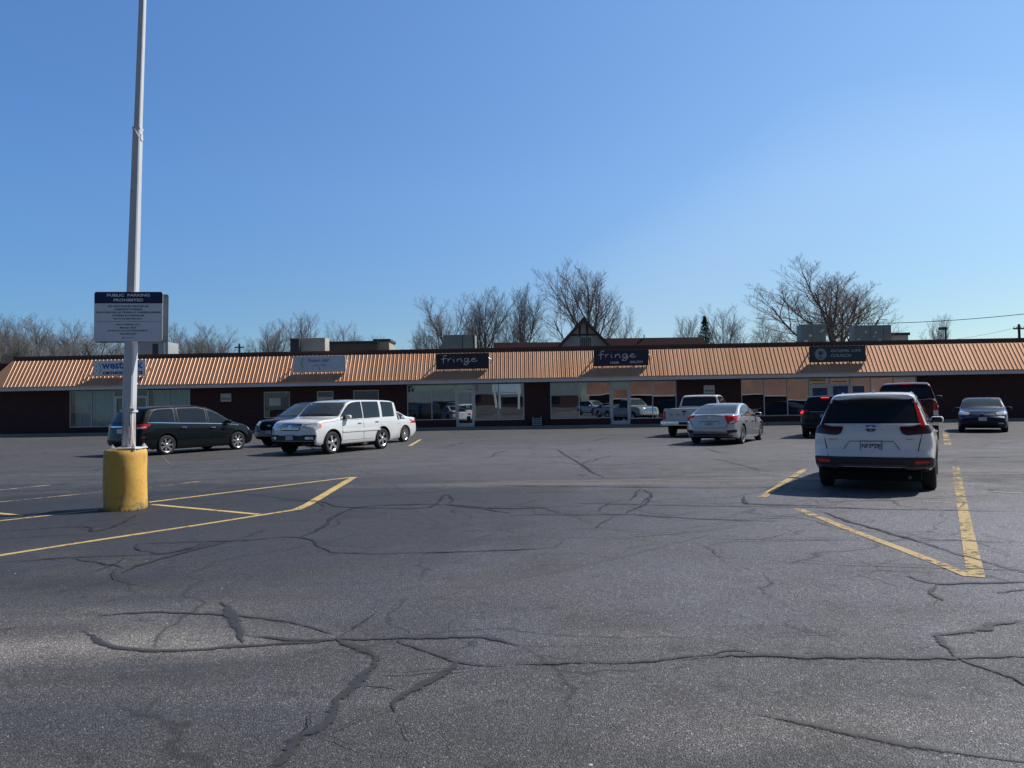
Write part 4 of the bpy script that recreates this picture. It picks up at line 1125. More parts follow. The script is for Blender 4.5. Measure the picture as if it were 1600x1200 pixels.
# ------------------------------------------------------------------ trees
M_bark = simple('tree_bark', (.125, .112, .106), .9, 0, .25, 1.5, spec=.2)
M_twig = simple('tree_twigs', (.20, .19, .195), .9, 0, .2, .4, spec=.1)
M_twig_red = simple('tree_twigs_reddish', (.24, .205, .20), .9, 0, .2, .4, spec=.1)
M_need = simple('evergreen_needles', (.030, .058, .030), .8, 0, .35, 1.2, spec=.2)
def grow_tree(seed, first=.28, ang0=(22, 48), nlev=(10, 9, 9, 8), twist=.16, up=.10, rb=.21, rt=.0042):
    rr = random.Random(seed)
    tr, cr = MB(), MB()
    H = 10.0
    def perp(d):
        a = Vector((rr.uniform(-1, 1), rr.uniform(-1, 1), rr.uniform(-1, 1))); a -= d * a.dot(d); return a.normalized()
    def br(p, d, L, r, lev, phase):
        n = (9, 7, 5, 4, 2)[lev]; pts = [p.copy()]; ds = [d.copy()]
        wob = (twist * .35, twist, twist * 1.3, twist * 1.5, twist * 1.6)[lev]
        for i in range(n):
            d = (d + perp(d) * rr.uniform(0, wob) + Vector((0, 0, 1)) * (up if lev else .05)).normalized()
            p = p + d * (L / n); pts.append(p.copy()); ds.append(d.copy())
        r1 = max(rt * .6, r * (.35 if lev else .30))
        rads = [r + (r1 - r) * (i / n) for i in range(n + 1)]
        (tr if lev < 2 else cr).tube(pts, rads, (8, 6, 4, 3, 3)[lev], cap=False)
        if lev == 4: return
        k = nlev[lev]; st = first if lev == 0 else .18
        for j in range(k):
            t = st + (1 - st) * (j + rr.uniform(.1, .9)) / k
            f = t * n; i = min(int(f), n - 1); q = pts[i].lerp(pts[i + 1], f - i); dd = ds[i + 1]
            a = R(rr.uniform(*ang0)) if lev == 0 else R(rr.uniform(24, 55))
            phase += 2.4 + rr.uniform(-.5, .5)
            s = dd.orthogonal().normalized(); u = dd.cross(s)
            nd = (dd * math.cos(a) + (s * math.cos(phase) + u * math.sin(phase)) * math.sin(a)).normalized()
            rl = rads[i] * (.62 if lev == 0 else .58)
            LL = L * ((.78, .58, .52, .50)[lev]) * (1.0 - .45 * t * (1 if lev else .75)) * rr.uniform(.8, 1.15)
            br(q, nd, LL, max(rt, min(rl, (.085, .030, .011, .0055)[lev])), lev + 1, phase)
    br(Vector((0, 0, 0)), Vector((rr.uniform(-.04, .04), rr.uniform(-.04, .04), 1)).normalized(), H * .72, rb, 0, rr.uniform(0, 6))
    return tr, cr
def tree_mesh(mb, name, mat):
    me = bpy.data.meshes.new(name); me.from_pydata(mb.v, [], mb.f); me.materials.append(mat); me.update(); return me
PROT = {}
def proto(key, **kw):
    red = kw.pop('red', False)
    tr, cr = grow_tree(**kw)
    vs = cr.v
    zs = sorted(v[2] for v in vs); xs = sorted(v[0] for v in vs); ys = sorted(v[1] for v in vs); n = len(vs)
    pass
    PROT[key] = (tree_mesh(tr, 'trunk', M_bark), tree_mesh(cr, 'crown', M_twig_red if red else M_twig), zs[int(n * .9995)], (xs[int(n * .996)] - xs[int(n * .004)]), 0)
proto('vase', seed=21, first=.26, ang0=(16, 42), nlev=(13, 9, 9, 9), up=.11, twist=.12)
proto('wide', seed=35, first=.12, ang0=(22, 52), nlev=(15, 11, 9, 9), up=.12, twist=.11, red=True)
proto('round', seed=47, first=.22, ang0=(26, 62), nlev=(13, 10, 9, 9), up=.08, twist=.13)
proto('slim', seed=58, first=.30, ang0=(14, 34), nlev=(10, 8, 8, 8), up=.12, twist=.12)
proto('brushy', seed=63, first=.12, ang0=(25, 60), nlev=(12, 9, 8, 8), up=.09, twist=.18, rb=.18)
def bare_tree(key, px, ytop, Y, wpx, rot, label, group=None):
    tm, cm, h0, w0, cx0 = PROT[key]
    g = at(px, 630, Y)
    H = at(px, ytop, Y).z; W = wpx / FPX * Y
    r = empty('bare_tree', (g.x, Y, 0), rot)
    sz = H / h0; sxy = W / w0
    for nm, me in (('trunk', tm), ('crown', cm)):
        o = bpy.data.objects.new(nm, me); C.objects.link(o); o.parent = r; o.scale = (sxy, sxy, sz)
    tag(r, label, 'tree', group)
    return r
T = bare_tree
T('wide', 1306, 400, 84, 200, 0.0, 'tall wide bare tree with forked trunk between the two grey green rooftop units')
T('vase', 926, 406, 88, 150, .4, 'tall bare tree rising right behind the white gable')
T('vase', 815, 444, 92, 92, 2.2, 'bare tree between the red roof and the tall gable tree')
T('vase', 757, 443, 95, 112, 4.0, 'upright bare tree, middle of the three right of the beige unit')
T('round', 704, 458, 93, 112, 2.9, 'rounded bare tree, left of the three behind the grey green unit')
T('brushy', 660, 497, 90, 60, .3, 'low bare tree at the left foot of the three tree group')
T('brushy', 968, 478, 100, 60, 1.3, 'small dense bare tree right of the white gable')
T('round', 1130, 473, 100, 85, .9, 'bare tree rising behind the end of the dark red roof')
T('slim', 1078, 490, 105, 50, 2.0, 'faint slender bare tree left of the evergreen')
T('brushy', 1195, 488, 98, 105, 2.6, 'spreading bare tree left of the tall wide one')
T('slim', 1474, 490, 110, 42, .2, 'thin bare tree beyond the small shoebox lamp')
T('brushy', 1450, 511, 125, 60, 1.9, 'low hazy bare tree left of the small shoebox lamp')
T('round', 537, 500, 100, 78, 1.5, 'round crowned bare tree over the low brown building')
T('slim', 474, 487, 104, 64, .5, 'slender bare tree above the beige rooftop unit')
T('vase', 418, 497, 98, 78, 3.4, 'pale bare tree left of the beige rooftop unit')
T('slim', 592, 522, 120, 34, 3.0, 'very thin young tree right of the round crowned one')
G = 'bare trees along the left skyline'
for k, (key, px, yt, Y, wp, rot) in enumerate((
    ('round', -20, 490, 96, 90, .2), ('vase', 18, 492, 104, 80, 1.4), ('round', 58, 489, 98, 95, 2.5), ('round', 92, 497, 110, 105, 3.6), ('round', 122, 500, 100, 80, 4.6), ('vase', 40, 512, 90, 90, .8), ('round', 150, 508, 96, 110, 5.4),
    ('round', 190, 505, 108, 95, 1.1), ('vase', 235, 512, 104, 70, 2.0), ('round', 262, 503, 99, 90, 2.9), ('round', 300, 507, 103, 70, 3.7), ('round', 335, 505, 97, 85, 4.4), ('brushy', 375, 520, 95, 90, 5.1), ('brushy', 445, 520, 108, 80, 5.9),
    ('brushy', 0, 520, 88, 90, 2.2), ('brushy', 100, 525, 86, 90, 4.1), ('brushy', 220, 528, 92, 80, .5), ('vase', 318, 520, 90, 70, 1.7))):
    T(key, px, yt, Y, wp, rot, 'bare leafless tree in the row behind the left end of the roof', G)
for k, (key, px, yt, Y, wp, rot) in enumerate((('brushy', 735, 505, 98, 90, 1.0), ('brushy', 790, 508, 100, 90, 2.2), ('brushy', 850, 512, 104, 80, 3.0))):
    T(key, px, yt, Y, wp, rot, 'low bare undergrowth tree below the three tree group', 'low bare trees under the tree group')
# evergreen
g = at(1104, 630, 96); H = at(1104, 494, 96).z
r = empty('evergreen_tree', (g.x, 96, 0)); tag(r, 'dark green conifer above the dark red roof', 'tree')
m = MB(); m.tube([(0, 0, 0), (.1, 0, H * .95)], [.25, .03], 6); m.build('trunk', M_bark, r)
m = MB(); rr = random.Random(4)
for i in range(5200):
    z = H * rr.uniform(.35, 1.0) ; t = 1 - (z / H - .35) / .65
    lump = .88 + .12 * math.sin(z * 5.1)
    rad = (.12 + 2.9 * t) * lump * rr.uniform(.25, 1.05); a = rr.uniform(0, 6.283)
    a += .4 * math.sin(z * 5)
    c0 = Vector((rad * math.cos(a), rad * math.sin(a), z - rad * .15)); s = rr.uniform(.08, .20)
    q = [Vector((rr.uniform(-1, 1), rr.uniform(-1, 1), rr.uniform(-.6, .6))) * s for _ in range(3)]
    m.face([c0 + q[0], c0 + q[1], c0 + q[2]])
m.build('crown', M_need, r, recalc=False)
# trees behind the viewer, seen only in the shop glass
M_leafdk = simple('dark_foliage', (.035, .050, .035), .85, 0, .3, .6, spec=.2)
for i, (x, y, hh) in enumerate(((-62, -62, 12), (-50, -64, 14), (-41, -60, 11), (-30, -63, 12.5))):
    r = empty('evergreen_tree', (x, y, 0)); tag(r, 'dark evergreen tree across the lot behind the viewer', 'tree', 'evergreens behind the viewer')
    m = MB(); m.tube([(0, 0, 0), (0, 0, hh * .9)], [.4, .08], 6); m.build('trunk', M_bark, r)
    m = MB(); rr = random.Random(i)
    for k in range(1500):
        z = hh * rr.uniform(.15, 1); t = 1 - z / hh; rad = (.4 + 4.6 * t ** .7) * rr.uniform(.4, 1); a = rr.uniform(0, 6.283)
        c0 = Vector((rad * math.cos(a), rad * math.sin(a), z)); s = rr.uniform(.3, .8)
        q = [Vector((rr.uniform(-1, 1), rr.uniform(-1, 1), rr.uniform(-.6, .6))) * s for _ in range(3)]
        m.face([c0 + q[0], c0 + q[1], c0 + q[2]])
    m.build('crown', M_leafdk, r, recalc=False)
# ------------------------------------------------------------------ cars
def pch(pts):
    pts = sorted(pts); xs = np.array([p[0] for p in pts], float); ys = np.array([p[1] for p in pts], float)
    h = np.diff(xs); dl = np.diff(ys) / h; n = len(xs); d = np.zeros(n)
    for i in range(1, n - 1):
        if dl[i - 1] * dl[i] > 0:
            w1, w2 = 2 * h[i] + h[i - 1], h[i] + 2 * h[i - 1]
            d[i] = (w1 + w2) / (w1 / dl[i - 1] + w2 / dl[i])
    d[0], d[-1] = dl[0], dl[-1]
    def f(x):
        x = min(max(x, xs[0]), xs[-1]); i = min(int(np.searchsorted(xs, x, side='right')) - 1, n - 2); i = max(i, 0)
        t = (x - xs[i]) / h[i]
        return float((1 + 2 * t) * (1 - t) ** 2 * ys[i] + t * (1 - t) ** 2 * h[i] * d[i] + t * t * (3 - 2 * t) * ys[i + 1] + t * t * (t - 1) * h[i] * d[i + 1])
    return f
def rounded(poly, rad=.03, n=4):
    out = []; m = len(poly)
    for i in range(m):
        p, a, b = Vector(poly[i]), Vector(poly[i - 1]), Vector(poly[(i + 1) % m])
        da, db = (a - p), (b - p); r_ = min(rad, da.length * .45, db.length * .45)
        s, e = p + da.normalized() * r_, p + db.normalized() * r_
        for k in range(n + 1):
            t = k / n; out.append(tuple(s * (1 - t) ** 2 + p * 2 * t * (1 - t) + e * t * t))
    return out
class Car:
    def __init__(self, sp):
        self.sp = sp; self.L = sp['L']; self.W = sp['W'] / 2
        self.Zt = pch(sp['top']); self.zb = pch(sp['bot']); self.belt = pch(sp['belt'])
        self.sf = pch(sp['nose']); self.sr = pch(sp['tail'])      # shift inwards at height z
        self.bf, self.br = sp.get('bowf', .16), sp.get('bowr', .12)
        self.tum, self.rr = sp.get('tum', .36), sp.get('rr', .12)
        self.wsf = sp.get('wsf', .955)
        self.prof = pch([(0, sp.get('tuck', .93)), (.08, .965), (.3, .99), (.55, 1.0), (.78, .99), (.9, (.978 + 0.0) if self.wsf > .94 else (self.wsf + .05)), (1, self.wsf)])
        self.plan = pch(sp.get('plan', [(-self.L / 2, .97), (-self.L / 2 + .6, 1), (self.L / 2 - .9, 1), (self.L / 2, .95)]))
        self.cb = sp.get('capbow', ((.05, .16), (.05, .20)))   # rear, front (quadratic, high power)
    def w(self, x): return self.W * self.plan(x)
    def zt(self, x, y, w):
        u = min(abs(y) / w, 1); xe = x + (self.bf if x > 0 else -self.br) * u * u
        h = self.L / 2; xe = max(-h, min(h, xe))
        return self.Zt(xe) - self.sp.get('crown', .035) * u * u
    def shoulders(self, x):
        w = self.w(x); ws = self.wsf * w
        zte = self.zt(x, ws * .80, w); zs = min(self.belt(x), zte - .10)
        gh = zte - zs; r = min(self.rr, gh * .8)
        wt = ws - self.tum * max(gh - r, 0)
        return w, ws, zte, zs, gh, r, wt
    def half(self, x):
        w, ws, zte, zs, gh, r, wt = self.shoulders(x); zb = self.zb(x)
        P = [(0, zb), (w * .4, zb), (w * .75, zb), (w * .9, zb + .004)]
        for i in range(12):
            t = (i + .15) / 12; P.append((w * self.prof(t), zb + (zs - zb) * t))
        P.append((ws, zs))
        for i in range(1, 7):
            t = i / 6; bul = .012 * math.sin(math.pi * t)
            P.append((ws + (wt - ws) * t + bul, zs + (gh - r) * t))
        e = (wt - r * 1.05, self.zt(x, max(wt - r * 1.05, 0), w)); c = (wt - self.tum * r * .7, zs + gh - r * .06); s = P[-1]
        for i in range(1, 6):
            t = i / 5; P.append(tuple(s[k] * (1 - t) ** 2 + c[k] * 2 * t * (1 - t) + e[k] * t * t for k in (0, 1)))
        for i in range(1, 8):
            y = e[0] * (1 - i / 7); P.append((y, self.zt(x, y, w)))
        return P
    def ring(self, x, inset=0.0):
        h = self.half(x)
        zc = (h[0][1] + h[-1][1]) / 2; hh = (h[-1][1] - h[0][1]) / 2; w = self.w(x)
        if inset: h = [(y * (1 - inset / w), zc + (z - zc) * (1 - inset / hh)) for y, z in h]
        return h + [(-y, z) for y, z in reversed(h[1:-1])]
    def shift(self, x, y, z):
        h = self.L / 2; dx = 0
        for sgn, prof, fade, cb in ((-1, self.sr, self.sp.get('fader', .95), self.cb[0]), (1, self.sf, self.sp.get('fadef', .8), self.cb[1])):
            d = (h - x) if sgn > 0 else (x + h)
            if d < fade:
                u = min(abs(y) / self.W, 1.0)
                s = prof(z) + cb[0] * u * u + cb[1] * u ** 7
                dx -= sgn * s * (1 - d / fade) ** 2
        return x + dx
    def mesh(self):
        h = self.L / 2; Rr = .05
        xs = []
        for d in (0, .006, .018, .034, .055): xs.append((-h + d, Rr - math.sqrt(max(0, Rr * Rr - max(Rr - d, 0) ** 2))))
        base = list(np.arange(-h + .09, h - .085, self.sp.get('step', .055)))
        xs += [(x, 0) for x in base]
        for d in (.055, .034, .018, .006, 0): xs.append((h - d, Rr - math.sqrt(max(0, Rr * Rr - max(Rr - d, 0) ** 2))))
        V, F = [], []; n = None
        for x, ins_ in xs:
            rg = self.ring(x, ins_); n = len(rg)
            V += [(self.shift(x, y, z), y, z) for y, z in rg]
        for i in range(len(xs) - 1):
            for k in range(n):
                a = i * n + k; b = i * n + (k + 1) % n; F.append((a, b, b + n, a + n))
        for end in (0, 1):
            x, ins_ = xs[0] if end == 0 else xs[-1]
            rg = self.ring(x, ins_); zc = (rg[0][1] + max(p[1] for p in rg)) / 2
            prev = 0 if end == 0 else (len(xs) - 1) * n
            for s in (.93, .84, .72, .58, .42, .25, .1):
                st = len(V); V += [(self.shift(x, y * s, zc + (z - zc) * s), y * s, zc + (z - zc) * s) for y, z in rg]
                for k in range(n): F.append((prev + k, prev + (k + 1) % n, st + (k + 1) % n, st + k))
                prev = st
            V.append((self.shift(x, 0, zc), 0, zc)); c = len(V) - 1
            for k in range(n): F.append((prev + k, prev + (k + 1) % n, c))
        return V, F
def build_car(sp, name, label, cat, center, heading, group=None, scale=1.0, reuse=None):
    c = Car(sp); V, F = c.mesh()
    root = empty(name, center, R(90) - heading); root.scale = (scale,) * 3
    tag(root, label, cat, group)
    bm = bmesh.new(); vs = [bm.verts.new(v) for v in V]
    for f in F: bm.faces.new([vs[i] for i in f])
    bmesh.ops.remove_doubles(bm, verts=bm.verts, dist=.0004)
    bmesh.ops.recalc_face_normals(bm, faces=bm.faces)
    bvh = BVHTree.FromBMesh(bm)
    me = bpy.data.meshes.new('body'); bm.to_mesh(me); bm.free()
    me.materials.append(sp['paint']); me.materials.append(M_dark)
    bo = bpy.data.objects.new('body', me); C.objects.link(bo)
    Rw = sp['wr']; Ra = Rw + sp.get('gap', .055); W = c.W
    cut = MB()
    for ax in (sp['fa'], sp['ra']):
        for s in (-1, 1):
            y0, y1 = s * (W - .30), s * (W + .3)
            cut.lathe([(0.0001, y0), (Ra, y0), (Ra, y1), (.0001, y1)], 'Y', 36, (ax, 0, Rw + .01))
            cut.box(ax - Ra * .995, ax + Ra * .995, min(y0, y1), max(y0, y1), -.2, Rw * .8)
    # boolean needs clean closed cutters: build each separately
    bpy_cutters = []
    for ax in (sp['fa'], sp['ra']):
        for s in (-1, 1):
            b2 = bmesh.new()
            poly = [(Ra * math.cos(t), Rw + .01 + Ra * math.sin(t)) for t in [math.pi * k / 22 for k in range(23)]] + [(-Ra * 1.02, -.3), (Ra * 1.02, -.3)]
            a_ = [b2.verts.new((ax + px, s * (W - .30), pz)) for px, pz in poly]; b_ = [b2.verts.new((ax + px, s * (W + .3), pz)) for px, pz in poly]
            b2.faces.new(a_); b2.faces.new(b_)
            for i in range(len(poly)):
                j = (i + 1) % len(poly); b2.faces.new((a_[i], a_[j], b_[j], b_[i]))
            bmesh.ops.recalc_face_normals(b2, faces=b2.faces)
            mm = bpy.data.meshes.new('cut'); b2.to_mesh(mm); b2.free(); co_ = bpy.data.objects.new('cut', mm); C.objects.link(co_); bpy_cutters.append(co_)
    for (x0, x1, y0, z0, z1) in sp.get('cavity', []):
        b2 = bmesh.new(); bmesh.ops.create_cube(b2, size=1)
        for v in b2.verts: v.co = Vector(((x0 + x1) / 2 + v.co.x * (x1 - x0), v.co.y * 2 * y0, (z0 + z1) / 2 + v.co.z * (z1 - z0)))
        mm = bpy.data.meshes.new('cut'); b2.to_mesh(mm); b2.free(); co_ = bpy.data.objects.new('cut', mm); C.objects.link(co_); bpy_cutters.append(co_)
    for k, co_ in enumerate(bpy_cutters):
        md = bo.modifiers.new('b%d' % k, 'BOOLEAN'); md.operation = 'DIFFERENCE'; md.solver = 'EXACT'; md.object = co_
    dg = bpy.context.evaluated_depsgraph_get()
    me2 = bpy.data.meshes.new_from_object(bo.evaluated_get(dg))
    bo.modifiers.clear(); bo.data = me2; me2.name = 'body'
    for co_ in bpy_cutters:
        d_ = co_.data; bpy.data.objects.remove(co_); bpy.data.meshes.remove(d_)
    me2.materials.clear(); me2.materials.append(sp['paint']); me2.materials.append(M_dark)
    for p in me2.polygons:
        q = p.center; mi = 0
        for ax in (sp['fa'], sp['ra']):
            dd = math.hypot(q.x - ax, q.z - Rw - .01)
            if abs(abs(q.y) - (W - .30)) < .004 and dd < Ra + .05 and abs(p.normal.y) > .9: mi = 1
            if abs(dd - Ra) < .012 and abs(q.y) < W - .02 and abs(q.y) > W - .31 and abs(p.normal.y) < .3: mi = 1
            if abs(q.x - ax) < Ra * 1.05 and q.z < Rw and abs(p.normal.y) < .3 and abs(p.normal.z) < .3 and W - .31 < abs(q.y) < W - .03: mi = 1
        if q.z < c.zb(q.x) + (.045 if sp.get('cladding') else .02): mi = 1
        p.material_index = mi; p.use_smooth = True
    me2.set_sharp_from_angle(angle=R(32))
    bo.parent = root
    # ---- patches laid on the body surface
    def cast(plane, a, b):
        if plane == 'L': o, d = Vector((a, 2.5, b)), Vector((0, -1, 0))
        elif plane == 'R': o, d = Vector((a, -2.5, b)), Vector((0, 1, 0))
        elif plane == 'rear': o, d = Vector((-6, a, b)), Vector((1, 0, 0))
        elif plane == 'front': o, d = Vector((6, a, b)), Vector((-1, 0, 0))
        elif plane == 'top': o, d = Vector((a, b, 4)), Vector((0, 0, -1))
        h = bvh.ray_cast(o, d)
        if h[0] is None:
            h = bvh.find_nearest(o + d * (6 - c.L / 2 if plane in ('rear', 'front') else 2.5 - W)); return h[0], h[1]
        return h[0], h[1]
    def patch(nm, poly, plane, mat, off=.004, grid=.07, parent=root, depth=.012, rad=0, flat=None):
        if rad: poly = rounded(poly, rad)
        b = bmesh.new(); vv = [b.verts.new((p[0], p[1], 0)) for p in poly]
        f = b.faces.new(vv)
        if len(vv) > 4: bmesh.ops.triangulate(b, faces=[f])
        x0, x1 = min(p[0] for p in poly), max(p[0] for p in poly); y0, y1 = min(p[1] for p in poly), max(p[1] for p in poly)
        for lo, hi, no in ((x0, x1, (1, 0, 0)), (y0, y1, (0, 1, 0))):
            k = max(1, int((hi - lo) / grid))
            for i in range(1, k):
                t = lo + (hi - lo) * i / k
                bmesh.ops.bisect_plane(b, geom=b.verts[:] + b.edges[:] + b.faces[:], plane_co=(t if no[0] else 0, t if no[1] else 0, 0), plane_no=no)
        bnd = [e for e in b.edges if len(e.link_faces) == 1]
        pos = {}
        for v in b.verts:
            h, nn = cast(plane, v.co.x, v.co.y)
            out = Vector({'L': (0, 1, 0), 'R': (0, -1, 0), 'rear': (-1, 0, 0), 'front': (1, 0, 0), 'top': (0, 0, 1)}[plane])
            if nn.dot(out) < 0: nn = -nn
            nn = (nn + out * .35).normalized()
            pos[v] = (h + nn * off, h - nn * depth)
        sk = {}
        for e in bnd:
            for v in e.verts:
                if v not in sk: sk[v] = b.verts.new(pos[v][1])
        for e in bnd: b.faces.new((e.verts[0], e.verts[1], sk[e.verts[1]], sk[e.verts[0]]))
        for v, (p, _) in pos.items(): v.co = p
        bmesh.ops.recalc_face_normals(b, faces=b.faces)
        # outward check
        fs = b.faces[0]
        ref = Vector({'L': (0, 1, 0), 'R': (0, -1, 0), 'rear': (-1, 0, 0), 'front': (1, 0, 0), 'top': (0, 0, 1)}[plane])
        big = max(b.faces, key=lambda q: q.calc_area())
        if big.normal.dot(ref) < 0: bmesh.ops.reverse_faces(b, faces=b.faces[:])
        mp_ = bpy.data.meshes.new(nm); b.to_mesh(mp_); b.free()
        for p in mp_.polygons: p.use_smooth = True
        mp_.set_sharp_from_angle(angle=R(40)); mp_.materials.append(mat)
        o = bpy.data.objects.new(nm, mp_); C.objects.link(o); o.parent = parent
        return o
    def both(nm, poly, mat, **kw):
        return [patch(nm, poly, s, mat, **kw) for s in ('L', 'R')]
    def mir(nm, poly, plane, mat, **kw):
        return [patch(nm, [(s * a, b) for a, b in poly], plane, mat, **kw) for s in (1, -1)]
    def line(nm, pts, plane, mat, wd=.012, off=.0025, **kw):
        L_, R_ = [], []
        for i, p in enumerate(pts):
            a, b = pts[max(i - 1, 0)], pts[min(i + 1, len(pts) - 1)]
            t = (b[0] - a[0], b[1] - a[1]); l = math.hypot(*t) or 1; n_ = (-t[1] / l * wd / 2, t[0] / l * wd / 2)
            L_.append((p[0] + n_[0], p[1] + n_[1])); R_.append((p[0] - n_[0], p[1] - n_[1]))
        return patch(nm, L_ + R_[::-1], plane, mat, off=off, grid=.1, **kw)
    # side glass
    win = sp['windows']; inset = sp.get('glass_top', .075)
    gl = sp.get('glass', M_glass)
    def top_z(x):
        w, ws, zte, zs, gh, r, wt = c.shoulders(x); return zs + gh - max(r * .62, inset)
    def bot_z(x): return c.shoulders(x)[3] + sp.get('glass_bot', .025)
    glass_polys = []
    for (x0, x1, lim0, lim1) in win:
        xs = np.linspace(x0, x1, 9); T_, B_ = [], []
        for x in xs:
            xt = x
            t = top_z(xt); bz = bot_z(x)
            if lim0: t = min(t, bz + (x - x0) / lim0 + .03)
            if lim1: t = min(t, bz + (x1 - x) / lim1 + .03)
            if t > bz + .02: T_.append((x, t)); B_.append((x, bz))
        if len(T_) < 2: continue
        glass_polys.append(B_ + T_[::-1])
    def grow_poly(P, d):
        cx = sum(p[0] for p in P) / len(P); cz = sum(p[1] for p in P) / len(P)
        hx_ = max(abs(p[0] - cx) for p in P); hz2 = max(abs(p[1] - cz) for p in P)
        return [(cx + (p[0] - cx) * (1 + d / hx_), cz + (p[1] - cz) * (1 + d / hz2)) for p in P]
    # doors
    for (x0, x1, hx0) in sp.get('doors', []):
        zl = lambda x: c.zb(x) + sp.get('sill', .14)
        for s in ('L', 'R'):
            P = []
            xx = np.linspace(x0, x1, 7)
            lo = []
            for x in xx:
                z = zl(x)
                for ax in (sp['fa'], sp['ra']):
                    d = abs(x - ax)
                    if d < Ra + .05: z = max(z, Rw + .01 + math.sqrt(max(0, (Ra + .05) ** 2 - d * d)))
                lo.append((x, z))
            hi = [(x, bot_z(x) - .055) for x in xx]
            P = lo + hi[::-1]
            patch('door_seam', grow_poly(P, .010), s, M_dark, off=.0012, grid=.12)
            d_ = patch('door', P, s, sp['paint'], off=.003, grid=.08, rad=.03)
            hz3 = bot_z(hx0) - .16
            y_, n_ = cast(s, hx0, hz3)
            hb = MB(); sg_ = 1 if s == 'L' else -1
            hb.box(hx0 - .10, hx0 + .10, min(y_.y + sg_ * .012, y_.y + sg_ * .04), max(y_.y + sg_ * .012, y_.y + sg_ * .04), hz3 - .014, hz3 + .018)
            hb.build('handle', sp.get('handle', sp['paint']), d_, bevel=.008)
    for P in glass_polys:
        for s in ('L', 'R'):
            fr_ = patch('window', grow_poly(P, .028), s, sp.get('dlo', M_blackpl), off=.003, grid=.12, rad=.03)
            patch('glass', P, s, gl, off=.006, grid=.12, rad=.025, parent=fr_)
    if sp.get('belt_chrome'):
        x0, x1 = win[0][0], win[-1][1]
        for s in ('L', 'R'):
            line('belt_trim', [(x, bot_z(x) - .012) for x in np.linspace(x0, x1, 9)], s, M_chrome, wd=.022, off=.008)
    # windscreen and rear glass
    def cross_glass(nm, plane, z0, z1, ins0, ins1, mat, xs_at, off=.004, frame=True, rad=.06):
        P0 = []
        def hwid(z):
            xr_ = xs_at(z); w, ws, zte, zs, gh, r, wt = c.shoulders(xr_)
            return ws - c.tum * max(z - zs, 0)
        zz = np.linspace(z0, z1, 6)
        rt = [(hwid(z) - (ins0 + (ins1 - ins0) * (z - z0) / (z1 - z0)), z) for z in zz]
        P = rt + [(-a, b) for a, b in reversed(rt)]
        f_ = patch(nm, grow_poly(P, .025), plane, M_blackpl, off=off * .6, grid=.1, rad=rad) if frame else root
        return patch('glass' if frame else nm, P, plane, mat, off=off + .003, grid=.08, rad=rad, parent=f_)
    ws_ = sp['wscreen']; cross_glass('windscreen', 'front', ws_[0], ws_[1], ws_[2], ws_[3], sp.get('wsglass', M_glass2), lambda z: sp.get('wsx', .3))
    rg_ = sp['rglass']; cross_glass('rear_window', 'rear', rg_[0], rg_[1], rg_[2], rg_[3], sp.get('rgl', gl), lambda z: rg_[4] if len(rg_) > 4 else -c.L / 2 + .5)
    # wheels
    wm = make_wheel(Rw, sp.get('tw', .225), sp.get('spokes', 5), sp.get('rimfrac', .70), sp.get('double', False))
    for ax in (sp['fa'], sp['ra']):
        for s in (1, -1):
            o = bpy.data.objects.new('wheel', wm[0]); C.objects.link(o); o.parent = root
            o.location = (ax, s * (W - sp.get('tw', .225) / 2 - .012), Rw)
            o.rotation_euler = (0, R(13 * ax * 7), 0 if s > 0 else math.pi)
            for nm, me_ in (('tyre', wm[1]), ('rim', wm[2])):
                q = bpy.data.objects.new(nm, me_); C.objects.link(q); q.parent = o
    # mirrors
    mx_, mz_ = sp['mirror']
    for s in (1, -1):
        mm = superellipsoid((.08, .11, .07)); 
        yb = c.shoulders(mx_)[1]
        for v in range(len(mm.v)):
            x, y, z = mm.v[v]; mm.v[v] = (mx_ + x - abs(y) * .1, s * (yb + .10) + y, mz_ + z)
        o = mm.build('mirror', sp.get('mirror_mat', sp['paint']), root, smooth=True, angle=60)
        g = MB(); g.box(mx_ - .098, mx_ - .082, s * (yb + .10) - .085, s * (yb + .10) + .085, mz_ - .05, mz_ + .05); g.build('mirror_glass', M_glass, o, bevel=.008)
        a = MB(); a.box(mx_ - .04, mx_ + .04, min(s * (yb - .05), s * (yb + .06)), max(s * (yb - .05), s * (yb + .06)), mz_ - .06, mz_ - .02); a.build('mirror_arm', M_blackpl, o)
    K = dict(c=c, root=root, patch=patch, both=both, mir=mir, line=line, cast=cast, W=W, bot_z=bot_z, top_z=top_z, Ra=Ra, Rw=Rw, sp=sp)
    # sill cladding
    if sp.get('cladding'):
        h = sp['cladding']
        x0, x1 = sp['ra'] + Ra + .0, sp['fa'] - Ra - .0
        both('sill_cladding', [(x0, c.zb(x0) + .012), (x1, c.zb(x1) + .012), (x1, c.zb(x1) + h), (x0, c.zb(x0) + h)], M_blackpl, off=.010, grid=.15)
        for ax in (sp['fa'], sp['ra']):
            a0, a1 = -.18, math.pi + .18
            wd = sp.get('arch', .07)
            inn = [(ax + (Ra - .004) * math.cos(t), Rw + .01 + (Ra - .004) * math.sin(t)) for t in np.linspace(a0, a1, 22)]
            out_ = [(ax + (Ra + wd) * math.cos(t), Rw + .01 + (Ra + wd) * math.sin(t)) for t in np.linspace(a1, a0, 22)]
            zmin = c.zb(ax) + .02
            P = [(a, max(b, zmin)) for a, b in inn + out_]
            both('wheel_arch_trim', P, M_blackpl, off=.010, grid=.2)
    return K
